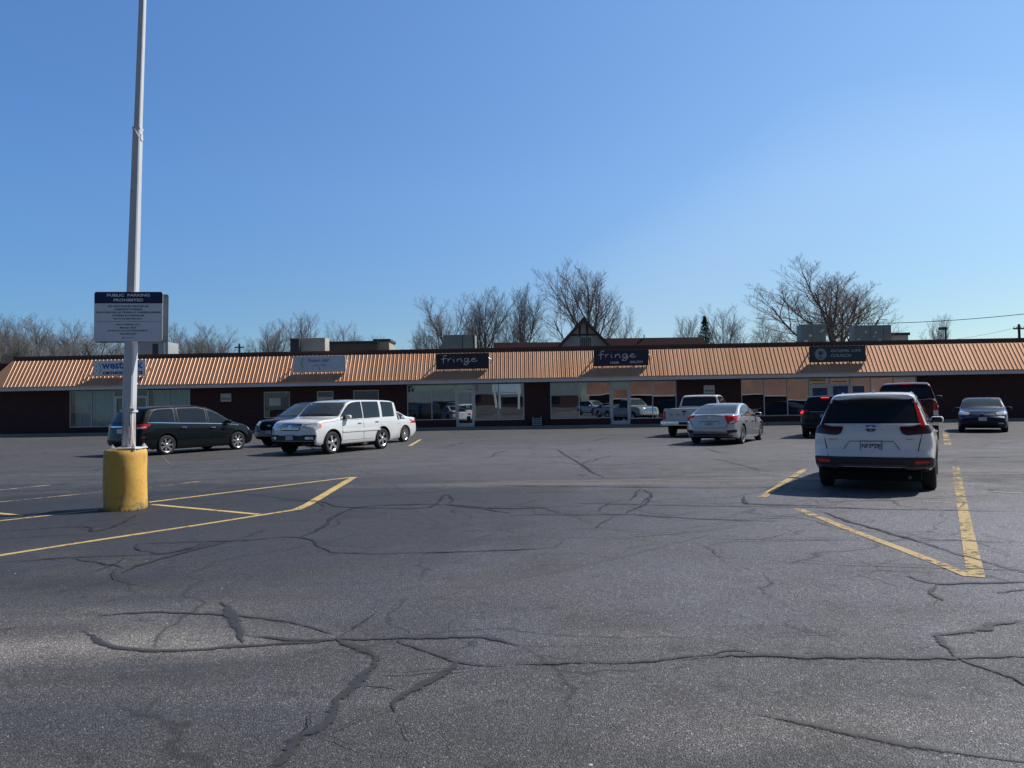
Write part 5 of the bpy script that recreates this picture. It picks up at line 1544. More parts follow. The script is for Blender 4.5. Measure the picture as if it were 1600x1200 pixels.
def superellipsoid(r, e=.6, nu=14, nv=22):
    m = MB()
    f = lambda v, p: math.copysign(abs(v) ** p, v)
    for i in range(nu + 1):
        ph = -math.pi / 2 + math.pi * i / nu
        for j in range(nv):
            th = 2 * math.pi * j / nv
            m.v.append((r[0] * f(math.cos(ph), e) * f(math.cos(th), e), r[1] * f(math.cos(ph), e) * f(math.sin(th), e), r[2] * f(math.sin(ph), e)))
    for i in range(nu):
        for j in range(nv):
            a = i * nv + j; b = i * nv + (j + 1) % nv; m.f.append((a, b, b + nv, a + nv)); m.m.append(0)
    return m
WH = {}
def make_wheel(Rw, tw, spokes, frac, double):
    key = (Rw, tw, spokes, frac, double)
    if key in WH: return WH[key]
    h = tw / 2; Ri = Rw * frac
    def fin(m, mat, nm, ang=35):
        o = m.build(nm, mat, smooth=True, angle=ang); me = o.data; bpy.data.objects.remove(o); return me
    m = MB(); m.lathe([(Ri - .01, -h * .8), (Ri + .005, -h * .92), (Rw - .06, -h), (Rw - .022, -h * .93), (Rw - .004, -h * .72), (Rw, -h * .4), (Rw, 0), (Rw, h * .4), (Rw - .004, h * .72), (Rw - .022, h * .93), (Rw - .06, h), (Ri + .005, h * .92), (Ri - .01, h * .8)], 'Y', 40)
    ty = fin(m, M_tyre, 'tyre', 50)
    m = MB(); m.lathe([(.001, h * .35), (Ri * .8, h * .35), (Ri - .004, h * .3), (Ri - .004, -h * .8), (.001, -h * .8)], 'Y', 28)
    hub = fin(m, M_dark, 'wheel')
    m = MB(); m.lathe([(Ri - .006, h * .3), (Ri - .012, h * .82), (Ri + .004, h * .93), (Ri + .006, h * .86)], 'Y', 40)
    m.lathe([(.001, h * .88), (.045, h * .88), (.058, h * .8), (.062, h * .5)], 'Y', 20)
    n = spokes
    for k in range(n):
        for off in ((-.10, .10) if double else (0,)):
            a = 2 * math.pi * k / n + off * (6 / n) * 1.4
            ca, sa = math.cos(a), math.sin(a)
            wi, wo = (.020, .016) if double else ((.034, .052) if n <= 6 else (.018, .024))
            P = []
            for r_, w_, y_ in ((.04, wi, h * .82), (Ri * .55, (wi + wo) / 2, h * .76), (Ri - .008, wo, h * .80)):
                for sw in (-1, 1):
                    P.append((r_ * ca - sw * w_ * sa, y_, r_ * sa + sw * w_ * ca))
                for sw in (1, -1):
                    P.append((r_ * ca - sw * w_ * .8 * sa, y_ - .035, r_ * sa + sw * w_ * .8 * ca))
            b0 = len(m.v); m.v += P
            for i in range(2):
                for j in range(4):
                    m.f.append((b0 + i * 4 + j, b0 + i * 4 + (j + 1) % 4, b0 + (i + 1) * 4 + (j + 1) % 4, b0 + (i + 1) * 4 + j)); m.m.append(0)
    rim = fin(m, M_alloy, 'rim')
    WH[key] = (hub, ty, rim); return WH[key]
def plate(K, plane, z, txt=None, w=.305, h=.155, off=.02, face=None, frame=M_blackpl):
    p, n = K['cast'](plane, 0, z)
    s = -1 if plane == 'rear' else 1
    x = p.x + s * off
    m = MB(); m.box(min(x, x - s * .03), max(x, x - s * .03), -w / 2 - .012, w / 2 + .012, z - h / 2 - .012, z + h / 2 + .012)
    o = m.build('licence_plate', frame, K['root'], bevel=.006)
    m = MB(); m.box(min(x + s * .001, x + s * .005), max(x + s * .001, x + s * .005), -w / 2, w / 2, z - h / 2, z + h / 2); m.build('plate_face', face or M_plate, o)
    if txt: text_mesh('lettering', txt, w * .92, h * .66, M_blackpl, o, (x + s * .005, 0, z - h * .02), right=(0, s, 0) if s > 0 else (0, -1, 0), bold=.022, thick=.003)
    return o
def box_on(K, nm, plane, a0, a1, b0, b1, mat, off=.02, parent=None, bevel=.006, thick=.04):
    p, n = K['cast'](plane, (a0 + a1) / 2, (b0 + b1) / 2); s = -1 if plane == 'rear' else 1
    x = p.x + s * off; m = MB(); m.box(min(x, x - s * thick), max(x, x - s * thick), min(a0, a1), max(a0, a1), b0, b1)
    return m.build(nm, mat, parent or K['root'], bevel=bevel)
M_pwhite = paint('white_car_paint', (.74, .75, .76), 0, .3, .12)
M_psilver = paint('silver_car_paint', (.50, .52, .55), .55, .32, .1)
M_pgreen = paint('dark_green_black_paint', (.004, .007, .010), .0, .45, .0, .42)
M_pblack = paint('black_car_paint', (.005, .006, .008), .0, .45, .0, .5)
M_pblue = paint('navy_car_paint', (.010, .018, .055), .2, .35, .02, .5)
M_pred = paint('dark_red_car_paint', (.050, .004, .008), .2, .35, .03, .5)
M_pdirty = paint('aged_white_truck_paint', (.60, .61, .60), 0, .45, .2)
HR = R(30)     # stalls on the right are angled 30 degrees
HL = R(206)
# ---- white crossover, rear view
crv = dict(L=4.60, W=1.855, paint=M_pwhite, wr=.355, fa=1.41, ra=-1.25, wsf=.90, tum=.40, rr=.13, crown=.045,
    top=[(-2.3, 1.63), (-1.9, 1.655), (-1.2, 1.675), (-.5, 1.68), (0, 1.665), (.35, 1.60), (.75, 1.40), (1.15, 1.155), (1.3, 1.115), (1.8, 1.04), (2.15, .95), (2.3, .84)],
    bot=[(-2.3, .38), (-1.66, .35), (-1.5, .22), (-1, .21), (1, .21), (1.9, .23), (2.3, .28)],
    belt=[(-2.3, 1.13), (-1.2, 1.12), (0, 1.07), (1.2, 1.02)],
    nose=[(.2, .12), (.45, .0), (.7, .02), (.9, .12), (1.1, .2)],
    tail=[(.3, .14), (.45, .03), (.55, .0), (.66, .02), (.72, .055), (.95, .06), (1.06, .085), (1.12, .13), (1.3, .27), (1.5, .44), (1.58, .47), (1.65, .44)],
    fader=1.15, capbow=((.045, .20), (.10, .22)), windows=[(-1.98, -1.22, .55, 0), (-1.16, -.28, 0, 0), (-.20, 1.10, 0, 0)],
    doors=[(-1.18, -.25, -1.0), (-.22, .95, -.05)], wscreen=(1.18, 1.60, .10, .10), wsx=.5, rglass=(1.125, 1.535, .13, .07, -1.9), mirror=(.72, 1.13), cladding=.13, spokes=5, double=True, sill=.17)
M_skid = simple('skid_grey', (.10, .105, .115), .5, .3, .15, 8)
M_brightbar = simple('bright_bar', (.85, .86, .88), .2, .2, .1, 8)
K = build_car(crv, 'parked_car', 'white crossover seen from behind, nearest vehicle on the right of the lot', 'car', (6.93, 14.12, 0), HR, scale=.985)
P_ = K['patch']; mir = K['mir']; both = K['both']; rt = K['root']
# tail lamps: upright strip beside the glass plus inward hook
for s in (1, -1):
    tl = P_('tail_light', rounded([(s * a, b) for a, b in ((.83, 1.115), (.42, 1.085), (.455, .985), (.52, .955), (.87, .985))], .02), 'rear', M_darkred, off=.016, grid=.05, depth=.03)
    P_('lamp_strip', [(s * a, b) for a, b in ((.715, 1.10), (.79, 1.10), (.665, 1.48), (.625, 1.485))], 'rear', M_red if s < 0 else M_darkred, off=.014, grid=.05, depth=.03, parent=tl)  # right strip in brighter red, its reflection put into the colour
    P_('lamp_side', [(-2.14, .995), (-1.86, 1.03), (-1.90, 1.085), (-2.10, 1.12)], 'L' if s > 0 else 'R', M_darkred, off=.010, grid=.05, parent=tl)
    P_('reflector', rounded([(s * a, b) for a, b in ((.62, .548), (.82, .555), (.83, .510), (.64, .500))], .015), 'rear', M_red, off=.018, grid=.05)
P_('chrome_bar', rounded([(-.72, 1.125), (.72, 1.125), (.60, 1.095), (.2, 1.085), (.11, 1.055), (-.11, 1.055), (-.2, 1.085), (-.60, 1.095)], .008), 'rear', M_brightbar, off=.05, depth=.01, grid=.06)
em = P_('emblem', rounded([(-.085, 1.125), (.085, 1.125), (.06, 1.01), (-.06, 1.01)], .02), 'rear', M_silvertrim, off=.028, grid=.04)
q = K['cast']('rear', 0, 1.066)[0].x - .036
ribbon_letters('emblem_letter', [[(-.045, 1.108), (-.036, 1.068), (-.036, 1.028)], [(.045, 1.108), (.036, 1.068), (.036, 1.028)], [(-.036, 1.068), (.036, 1.068)]], .016, M_blackpl, em, lambda a, b, h: (q - h, a, b))
ribbon_letters('emblem_ring', [[(-.070, 1.115), (-.066, 1.07), (-.050, 1.022), (0, 1.018), (.050, 1.022), (.066, 1.07), (.070, 1.115), (0, 1.120), (-.070, 1.115)]], .005, M_blackpl, em, lambda a, b, h: (q - h, a, b))
# lower bumper
P_('rear_bumper', [(-.93, .375), (.93, .375), (.93, .600), (-.93, .600)], 'rear', M_blackpl, off=.012, grid=.06, depth=.02)
both('bumper_side', [(-2.20, .375), (-1.62, .44), (-1.62, .53), (-2.20, .600)], M_blackpl, off=.011, grid=.08)
P_('skid_strip', [(-.86, .470), (-.56, .452), (-.46, .478), (.46, .478), (.56, .452), (.86, .470), (.84, .432), (.54, .410), (.44, .445), (-.44, .445), (-.54, .410), (-.84, .432)], 'rear', M_skid, off=.016, grid=.06)
K['line']('hatch_seam', [(-.66, .60), (-.74, .99)], 'rear', M_dark); K['line']('hatch_seam', [(.66, .60), (.74, .99)], 'rear', M_dark)
K['line']('plate_recess', [(-.42, .72), (-.33, .855), (.33, .855), (.42, .72)], 'rear', M_silvertrim, wd=.022, off=.004)
pl = plate(K, 'rear', .775, 'NF3*S9J', .305, .155, .018, simple('plate_face_pale', (.66, .70, .76), .5, 0, .15, 9), M_plateblue)
x_ = K['cast']('rear', -.55, .90)[0].x
text_mesh('badge', 'HONDA', .17, .022, M_silvertrim, rt, (x_ - .004, .56, .89), right=(0, -1, 0), thick=.004); text_mesh('badge', 'AWD', .10, .022, M_silvertrim, rt, (x_ - .004, -.56, .89), right=(0, -1, 0), thick=.004)
# roof spoiler, stop lamp, fin, rails, wiper
xt = K['cast']('rear', 0, 1.60)[0].x
m = MB()
for i in range(15):
    y = -.60 + i * 1.2 / 14; u = abs(y) / .6; xe = xt - .11 + .13 * u * u; zt = 1.655 - .045 * u * u
    m.v += [(xt + .28, y, zt - .012), (xe, y, zt - .045), (xe + .01, y, zt - .075), (xt + .10, y, zt - .13)]
for i in range(14):
    for j in range(4):
        a, b = i * 4 + j, i * 4 + (j + 1) % 4; m.f.append((a, b, b + 4, a + 4)); m.m.append(0)
m.f += [(0, 1, 2, 3), tuple(14 * 4 + j for j in (3, 2, 1, 0))]; m.m += [0, 0]
m.build('roof_spoiler', M_pwhite, rt, smooth=True, angle=40)
m = MB(); f0 = Vector((xt + .42, 0, 1.665)); m.v += [(f0.x + .10, 0, f0.z), (f0.x - .06, -.022, f0.z), (f0.x - .06, .022, f0.z), (f0.x - .045, 0, f0.z + .065)]; m.f += [(0, 1, 3), (0, 3, 2), (1, 2, 3), (0, 2, 1)]; m.m += [0] * 4
m.build('antenna_fin', M_pwhite, rt)
for s in (1, -1):
    m = MB(); m.tube([(-1.50, s * .55, 1.60), (-1.35, s * .55, 1.635), (-.9, s * .56, 1.66), (-.2, s * .56, 1.65), (0.05, s * .56, 1.60)], .011, 8); m.build('roof_rail', M_silvertrim, rt, smooth=True)
w0, w1, w2_ = K['cast']('rear', .02, 1.145)[0], K['cast']('rear', .30, 1.17)[0], K['cast']('rear', .5, 1.165)[0]
m = MB(); m.tube([(w0.x - .03, w0.y, w0.z), (w1.x - .03, w1.y, w1.z), (w2_.x - .02, w2_.y, w2_.z)], [.016, .01, .006], 6); m.build('rear_wiper', M_blackpl, rt)
m = MB(); m.box(-2.12, -1.2, -.72, .72, .20, .36); m.build('underbody', M_dark, rt, bevel=.03)
m = MB(); m.tube([(-1.9, -.55, .27), (-2.16, -.55, .27)], .03, 12); m.build('exhaust_pipe', M_skid, rt, smooth=True)
P_('headlight', [(.45, .78), (.86, .82), (.86, .90), (.5, .88)], 'front', M_clear, off=.01); P_('headlight', [(-.45, .78), (-.86, .82), (-.86, .90), (-.5, .88)], 'front', M_clear, off=.01)

# ---- white boxy suv, left
plt = dict(L=4.86, W=1.995, paint=M_pwhite, wr=.375, fa=1.49, ra=-1.285, tum=.19, rr=.075, crown=.05,
    top=[(-2.43, 1.72), (-2.0, 1.775), (-1, 1.80), (0, 1.80), (.40, 1.775), (.62, 1.72), (.95, 1.48), (1.24, 1.245), (1.45, 1.20), (2.1, 1.15), (2.36, 1.08), (2.43, .96)],
    bot=[(-2.43, .42), (-1.9, .30), (-1, .27), (1, .27), (1.9, .28), (2.43, .34)],
    belt=[(-2.43, 1.17), (-1, 1.155), (0, 1.13), (1.3, 1.10)], nose=[(.25, .10), (.5, .0), (.75, .02), (1.0, .04), (1.15, .1)],
    tail=[(.3, .08), (.5, .0), (.9, .03), (1.1, .08), (1.4, .13), (1.75, .20)], fader=.8, capbow=((.02, .10), (.07, .15)),
    windows=[(-2.02, -1.32, 0.0, 0), (-1.12, -.22, 0, 0), (-.12, 1.22, 0, 0)], doors=[(-1.17, -.17, -.95), (-.13, 1.0, .05)],
    wscreen=(1.26, 1.70, .10, .08), wsx=.6, rglass=(1.25, 1.62, .18, .14), mirror=(.78, 1.20), mirror_mat=M_pwhite, spokes=5, sill=.16, handle=M_pwhite, rimfrac=.66, cladding=.05, arch=.02)
K = build_car(plt, 'parked_car', 'white boxy SUV with chrome grille facing left in front of the pale grey sign', 'car', (-6.15, 26.45, 0), HL)
P_ = K['patch']; mir = K['mir']; rt = K['root']
g = P_('grille', rounded([(-.43, 1.02), (.43, 1.02), (.36, .80), (-.36, .80)], .03), 'front', M_blackpl, off=.012, grid=.06)
for z, hw in ((.975, .40), (.915, .385), (.855, .37)): P_('grille_bar', [(-hw, z - .017), (hw, z - .017), (hw, z + .017), (-hw, z + .017)], 'front', M_chrome, off=.03, grid=.08, parent=g)
P_('emblem', rounded([(-.07, .96), (.07, .96), (.055, .86), (-.055, .86)], .015), 'front', M_chrome, off=.045, grid=.05, parent=g)
for s in (1, -1):
    P_('headlight', rounded([(s * a, b) for a, b in ((.47, 1.01), (.93, 1.03), (.93, .84), (.42, .81))], .025), 'front', M_clear, off=.014, grid=.05)
    P_('headlight_side', rounded([(2.30, .85), (2.05, .90), (2.02, 1.02), (2.24, 1.03)], .02), 'L' if s > 0 else 'R', M_clear, off=.010, grid=.05)
    P_('turn_lamp', rounded([(2.12, .88), (2.03, .90), (2.01, 1.01), (2.10, 1.02)], .015), 'L' if s > 0 else 'R', M_amber, off=.013, grid=.05)
    P_('fog_light', rounded([(s * a, b) for a, b in ((.62, .60), (.86, .60), (.88, .52), (.60, .52))], .02), 'front', M_clear, off=.02, grid=.05)
P_('lower_intake', rounded([(-.95, .66), (-.55, .66), (-.45, .64), (.45, .64), (.55, .66), (.95, .66), (.90, .47), (-.90, .47)], .03), 'front', M_blackpl, off=.010, grid=.06)
P_('front_valance', [(-.9, .455), (.9, .455), (.88, .375), (-.88, .375)], 'front', M_dark, off=.010, grid=.08)
plate(K, 'front', .575, None, .305, .15, .03, simple('plate_face_lilac', (.45, .48, .62), .5, 0, .3, 12))
K['both']('side_moulding', rounded([(-1.1, .70), (1.0, .70), (1.0, .765), (-1.1, .765)], .02), M_pwhite, off=.02, grid=.1)
m = MB(); m.box(-.3, .45, -.38, .38, 1.789, 1.794)
K['patch']('sunroof', rounded([(-.15, -.36), (.42, -.36), (.42, .36), (-.15, .36)], .05), 'top', M_glass, off=.004, grid=.1)
m = MB()
for a_ in (-.55, .1): 
    p0, p1 = K['cast']('front', a_, 1.245)[0], K['cast']('front', a_ + .55, 1.29)[0]; m.tube([p0 + Vector((.02, 0, .01)), p1 + Vector((.02, 0, .01))], .009, 5)
m.build('wiper', M_blackpl, rt)
for s in (1, -1): P_('tail_light', [(s * a, b) for a, b in ((.80, 1.22), (.91, 1.22), (.91, .88), (.84, .88))], 'rear', M_red, off=.01)

# ---- dark minivan, left
ody = dict(L=5.15, W=2.01, paint=M_pgreen, wr=.345, fa=1.60, ra=-1.40, tum=.30, rr=.13, crown=.05,
    top=[(-2.57, 1.60), (-2.2, 1.66), (-1.2, 1.72), (-.2, 1.73), (.35, 1.68), (.8, 1.52), (1.35, 1.22), (1.65, 1.09), (1.9, 1.04), (2.25, .94), (2.48, .82), (2.57, .72)],
    bot=[(-2.57, .34), (-2, .24), (-1, .18), (1, .18), (2, .20), (2.57, .26)], belt=[(-2.57, 1.14), (-1.6, 1.115), (-.9, 1.08), (0, 1.05), (1.0, 1.0), (1.7, .97)],
    nose=[(.2, .14), (.4, .02), (.6, .0), (.8, .1), (1, .2)], tail=[(.3, .10), (.5, .0), (.8, .04), (1.05, .10), (1.3, .24), (1.6, .42), (1.7, .44)], fader=1.1, capbow=((.05, .2), (.14, .3)),
    windows=[(-2.12, -1.08, .75, 0), (-.92, .22, 0, 0), (.34, 1.62, 0, 0)], doors=[(-.98, .26, -.75), (.30, 1.30, .45)], belt_chrome=True,
    wscreen=(1.14, 1.60, .10, .09), wsx=.8, rglass=(1.16, 1.52, .20, .16), mirror=(1.12, 1.09), mirror_mat=M_pgreen, handle=M_chrome, spokes=7, double=True, rimfrac=.70, sill=.12)
K = build_car(ody, 'minivan', 'dark green black minivan with chrome handles parked behind the light pole', 'minivan', (-12.0, 27.45, 0), R(31), scale=.98)
P_ = K['patch']; rt = K['root']
for s in (1, -1):
    tl = P_('tail_light', rounded([(s * a, b) for a, b in ((.56, 1.06), (.97, 1.10), (.98, .93), (.62, .93))], .02), 'rear', M_red, off=.014, grid=.05)
    P_('lamp_side', rounded([(-2.45, .93), (-2.05, 1.03), (-2.02, 1.085), (-2.42, 1.09)], .02), 'L' if s > 0 else 'R', M_red, off=.012, grid=.05, parent=tl)
    P_('lamp_clear', rounded([(-2.42, .935), (-2.18, .985), (-2.2, 1.01), (-2.42, .99)], .01), 'L' if s > 0 else 'R', M_clear, off=.016, grid=.05, parent=tl)
    P_('headlight', rounded([(s * a, b) for a, b in ((.5, .80), (.93, .86), (.93, .74), (.55, .68))], .02), 'front', M_clear, off=.012)
    P_('headlight_side', rounded([(2.36, .72), (2.12, .80), (2.05, .87), (2.28, .84)], .02), 'L' if s > 0 else 'R', M_amber, off=.010, grid=.05)
    P_('side_marker', rounded([(-2.34, .62), (-2.24, .63), (-2.24, .66), (-2.34, .65)], .005), 'L' if s > 0 else 'R', M_red, off=.01)
P_('chrome_strip', rounded([(-.6, 1.03), (.6, 1.03), (.56, .985), (-.56, .985)], .01), 'rear', M_chrome, off=.02)
plate(K, 'rear', .86, None)
P_('grille', [(-.5, .78), (.5, .78), (.42, .64), (-.42, .64)], 'front', M_chrome, off=.012)
for x in (-.34, .30): K['line']('track_seam', [(-2.1 + 0, 1.045), (-1.0, 1.02)], 'R', M_dark, wd=.014) if x < 0 else None
for s in (1, -1):
    y = K['cast']('R', .6, .9)[0].y
    for ax in (-1.4 - .43,):
        m = MB(); m.box(ax - .01, ax + .0, s * .80 - .09, s * .80 + .09, .20, .42); m.build('mud_flap', M_blackpl, rt)

# ---- black utility suv behind the white one
exp_ = dict(plt); exp_.update(L=5.0, W=1.98, paint=M_pblack, tum=.34, wr=.38, fa=1.58, ra=-1.30, spokes=5, mirror_mat=M_pblack, handle=M_pblack, cladding=.14, arch=.05,
    top=[(-2.5, 1.66), (-2.0, 1.73), (-1, 1.78), (-.2, 1.775), (.25, 1.73), (.6, 1.58), (1.0, 1.36), (1.35, 1.18), (1.6, 1.14), (2.2, 1.08), (2.4, 1.0), (2.5, .88)], windows=[(-2.05, -1.3, .4, 0), (-1.2, -.22, 0, 0), (-.12, 1.22, 0, 0)], bot=[(-2.5, .36), (-1.9, .25), (1.9, .25), (2.5, .32)], belt=[(-2.5, 1.2), (-1, 1.16), (1.3, 1.08)], plan=[(-2.5, .96), (-1.9, 1), (1.6, 1), (2.5, .94)], wscreen=(1.22, 1.68, .10, .09))
K = build_car(exp_, 'parked_car', 'black SUV partly hidden behind the white boxy SUV', 'car', (-8.55, 31.9, 0), HL)
P_ = K['patch']
P_('grille', rounded([(-.55, 1.0), (.55, 1.0), (.50, .72), (.40, .64), (-.40, .64), (-.50, .72)], .03), 'front', M_dark, off=.02, grid=.06)
K['line']('grille_surround', [(-.57, 1.01), (-.52, .71), (-.41, .62), (.41, .62), (.52, .71), (.57, 1.01)], 'front', M_silvertrim, wd=.03, off=.012)
P_('badge', rounded([(-.09, .87), (.09, .87), (.09, .82), (-.09, .82)], .02), 'front', M_silvertrim, off=.03)
for s in (1, -1): P_('headlight', rounded([(s * a, b) for a, b in ((.62, .99), (.93, 1.03), (.93, .88), (.64, .84))], .02), 'front', M_clear, off=.012)
P_('lower_bumper', [(-.85, .58), (.85, .58), (.8, .42), (-.8, .42)], 'front', M_silvertrim, off=.010)
plate(K, 'front', .58, None, .305, .15, .03, simple('plate_face_blue', (.30, .36, .60), .5, 0, .3, 12))

# ---- white sedan behind the white suv (its rear end shows)
sed = dict(L=4.85, W=1.82, paint=M_pwhite, wr=.335, fa=1.47, ra=-1.33, tum=.42, rr=.12, crown=.035,
    top=[(-2.42, .99), (-2.32, 1.055), (-1.95, 1.085), (-1.70, 1.11), (-1.2, 1.30), (-.75, 1.43), (-.3, 1.465), (.1, 1.445), (.45, 1.33), (.95, 1.06), (1.12, .985), (1.5, .93), (2.1, .82), (2.35, .72), (2.42, .62)],
    bot=[(-2.42, .34), (-1.9, .22), (-1, .18), (1, .18), (2, .2), (2.42, .26)], belt=[(-2.42, 1.0), (-1.6, .99), (0, .95), (1.1, .91)],
    nose=[(.2, .14), (.4, .02), (.6, .0), (.8, .12)], tail=[(.3, .12), (.5, .0), (.75, .02), (.9, .04), (1.05, .0)], fader=.7, capbow=((.07, .22), (.14, .28)),
    windows=[(-1.32, -.98, .7, 0), (-.90, -.02, 0, 0), (.06, 1.05, 0, 0)], doors=[(-.98, .0, -.8), (.04, 1.0, .2)], glass_bot=.02, glass_top=.06,
    wscreen=(1.02, 1.39, .08, .08), wsx=.4, rglass=(1.12, 1.40, .09, .10, -1.1), mirror=(.70, 1.0), spokes=10, rimfrac=.66)
K = build_car(sed, 'parked_car', 'white sedan whose tail pokes out right of the white boxy SUV', 'car', (-6.0, 31.35, 0), HL)
for s in (1, -1):
    tl = K['patch']('tail_light', rounded([(s * a, b) for a, b in ((.52, .93), (.90, .95), (.90, .80), (.6, .78))], .02), 'rear', M_red, off=.012)
    K['patch']('lamp_side', rounded([(-2.30, .80), (-2.05, .90), (-2.1, .96), (-2.28, .95)], .02), 'L' if s > 0 else 'R', M_red, off=.010, grid=.05, parent=tl)
plate(K, 'rear', .80, None)

# ---- silver sedan, right of centre
civ = dict(sed); civ.update(L=4.63, W=1.80, paint=M_psilver, wr=.330, fa=1.42, ra=-1.28, tum=.45, mirror_mat=M_psilver,
    top=[(-2.31, 1.00), (-2.22, 1.045), (-1.95, 1.05), (-1.62, 1.13), (-1.1, 1.31), (-.6, 1.405), (-.2, 1.425), (.15, 1.40), (.55, 1.25), (1.0, 1.01), (1.15, .945), (1.5, .90), (2.0, .79), (2.22, .70), (2.31, .60)],
    bot=[(-2.31, .36), (-1.9, .22), (-1, .17), (1, .17), (2, .19), (2.31, .24)], belt=[(-2.31, .97), (-1.5, .965), (0, .93), (1.1, .88)], plan=[(-2.31, .94), (-1.8, 1), (1.4, 1), (2.31, .94)],
    windows=[(-1.42, -.92, .7, 0), (-.90, -.12, 0, 0), (-.05, 1.0, 0, 0)], doors=[(-.98, -.1, -.8), (-.06, .92, .1)], rglass=(1.085, 1.345, .10, .10, -1.0), rgl=M_glass2, wscreen=(.98, 1.36, .08, .08), spokes=5, double=True, rimfrac=.72)
K = build_car(civ, 'parked_car', 'silver sedan with red C shaped tail lights in front of the white pickup', 'car', (8.05, 28.1, 0), R(31), scale=1.02)
P_ = K['patch']; rt = K['root']
for s in (1, -1):
    tl = P_('tail_light', rounded([(s * a, b) for a, b in ((.50, 1.01), (.90, .99), (.91, .84), (.80, .72), (.60, .70), (.69, .80), (.72, .90), (.52, .965))], .012), 'rear', M_red, off=.014, grid=.05)
    P_('lamp_clear', rounded([(s * a, b) for a, b in ((.70, .80), (.80, .84), (.80, .76), (.64, .72))], .01), 'rear', M_clear, off=.018, grid=.05, parent=tl)
    P_('lamp_side', rounded([(-2.18, .76), (-1.92, .90), (-1.90, .95), (-2.16, .97)], .02), 'L' if s > 0 else 'R', M_red, off=.012, grid=.05, parent=tl)
    P_('bumper_vent', rounded([(s * a, b) for a, b in ((.56, .50), (.86, .53), (.86, .44), (.60, .40))], .02), 'rear', M_blackpl, off=.008, grid=.05)
K['line']('trunk_seam', [(-.66, .80), (-.56, .62), (-.48, .58), (.48, .58), (.56, .62), (.66, .80)], 'rear', M_dark, wd=.014)
K['line']('plate_recess', [(-.36, .70), (-.32, .80), (.32, .80), (.36, .70)], 'rear', M_dark, wd=.016)
pl = plate(K, 'rear', .72, None, .30, .12, .012, simple('plate_face_grey', (.46, .47, .50), .5, 0, .1, 9), M_psilver)
m = MB(); x_ = K['cast']('rear', 0, .72)[0].x - .018; m.box(x_ - .004, x_, -.09, .09, .705, .735); m.build('plate_print', M_red, pl)
P_('chrome_strip', [(-.62, .405), (.62, .405), (.58, .378), (-.58, .378)], 'rear', M_silvertrim, off=.014)
P_('rear_valance', [(-.6, .370), (.6, .370), (.6, .345), (-.6, .345)], 'rear', M_blackpl, off=.010)
P_('emblem', rounded([(-.05, .985), (.05, .985), (.04, .92), (-.04, .92)], .01), 'rear', M_chrome, off=.016)

# ---- white pickup
ram = dict(L=5.6, W=1.98, paint=M_pdirty, wr=.37, fa=1.80, ra=-1.72, tum=.26, rr=.09, crown=.025, gap=.05,
    top=[(-2.8, 1.245), (-1, 1.25), (-.66, 1.25), (-.60, 1.29), (-.46, 1.74), (-.40, 1.785), (-.1, 1.82), (.4, 1.81), (.66, 1.76), (.95, 1.52), (1.25, 1.24), (1.4, 1.19), (2.0, 1.16), (2.6, 1.10), (2.8, 1.0)],
    bot=[(-2.8, .52), (-1, .42), (1, .42), (2.8, .46)], belt=[(-2.8, 1.2), (-.6, 1.16), (1.3, 1.12)], nose=[(.4, .05), (.6, 0), (1, .05), (1.2, .1)], tail=[(.4, .02), (1.3, .0)], fader=.3, capbow=((.0, .03), (.08, .2)), step=.045, bowr=.02, bowf=.12,
    plan=[(-2.8, .985), (-2, 1), (2, 1), (2.8, .96)], windows=[(-.42, 1.12, 0, 0)], doors=[(-.36, 1.02, -.2)], wscreen=(1.27, 1.72, .10, .08), wsx=.6, rglass=(1.34, 1.70, .11, .09, -.40), mirror=(.85, 1.28), mirror_mat=M_blackpl, rimfrac=.58, spokes=5, handle=M_blackpl,
    cavity=[(-2.72, -.72, .80, .80, 1.6)])
K = build_car(ram, 'pickup_truck', 'old white pickup truck with lettered tailgate and chrome bumper beside the silver sedan', 'pickup truck', (8.75, 34.5, 0), R(30))
P_ = K['patch']; rt = K['root']
tg = P_('tailgate', rounded([(-.80, 1.225), (.80, 1.225), (.80, .66), (-.80, .66)], .02), 'rear', M_pdirty, off=.012, grid=.1)
xg = K['cast']('rear', 0, .95)[0].x
for i, ch in enumerate('DODGE'):
    text_mesh('lettering', ch, .11, .085, M_txt_dark, tg, (xg - .013, .56 - i * .28, .97), right=(0, -1, 0), bold=.03, thick=.004)
m = MB(); m.box(xg - .03, xg - .012, -.09, .09, 1.06, 1.13); m.build('tailgate_handle', M_blackpl, tg)
for s in (1, -1):
    P_('tail_light', rounded([(s * a, b) for a, b in ((.83, 1.12), (.965, 1.12), (.965, .76), (.83, .76))], .015), 'rear', M_red, off=.014, grid=.06)
m = MB(); m.box(-2.98, -2.82, -1.0, 1.0, .50, .70); bm_ = m.build('rear_bumper', M_chrome, rt, bevel=.03)
m = MB(); m.box(-2.985, -2.975, -.2, .2, .54, .66); m.build('bumper_recess', M_blackpl, bm_)
m = MB(); m.box(-2.3, 2.3, -.45, .45, .33, .45); m.build('chassis', M_dark, rt)
m = MB(); m.tube([(-1.72, -.8, .37), (-1.72, .8, .37)], .07, 8); m.lathe([(.001, -.14), (.13, -.10), (.16, 0), (.13, .10), (.001, .14)], 'Y', 14, (-1.72, 0, .37)); m.build('rear_axle', M_dark, rt)
for s in (-1, 1):
    P_('cab_lamp', [(s * .60 - .04, 1.73), (s * .60 + .04, 1.73), (s * .60 + .03, 1.76), (s * .60 - .03, 1.76)], 'rear', M_amber, off=.01) if s < 0 else None
    P_('headlight', [(s * a, b) for a, b in ((.62, 1.0), (.9, 1.0), (.9, .84), (.62, .84))], 'front', M_clear, off=.01)
P_('grille', [(-.56, 1.0), (.56, 1.0), (.56, .8), (-.56, .8)], 'front', M_chrome, off=.02)

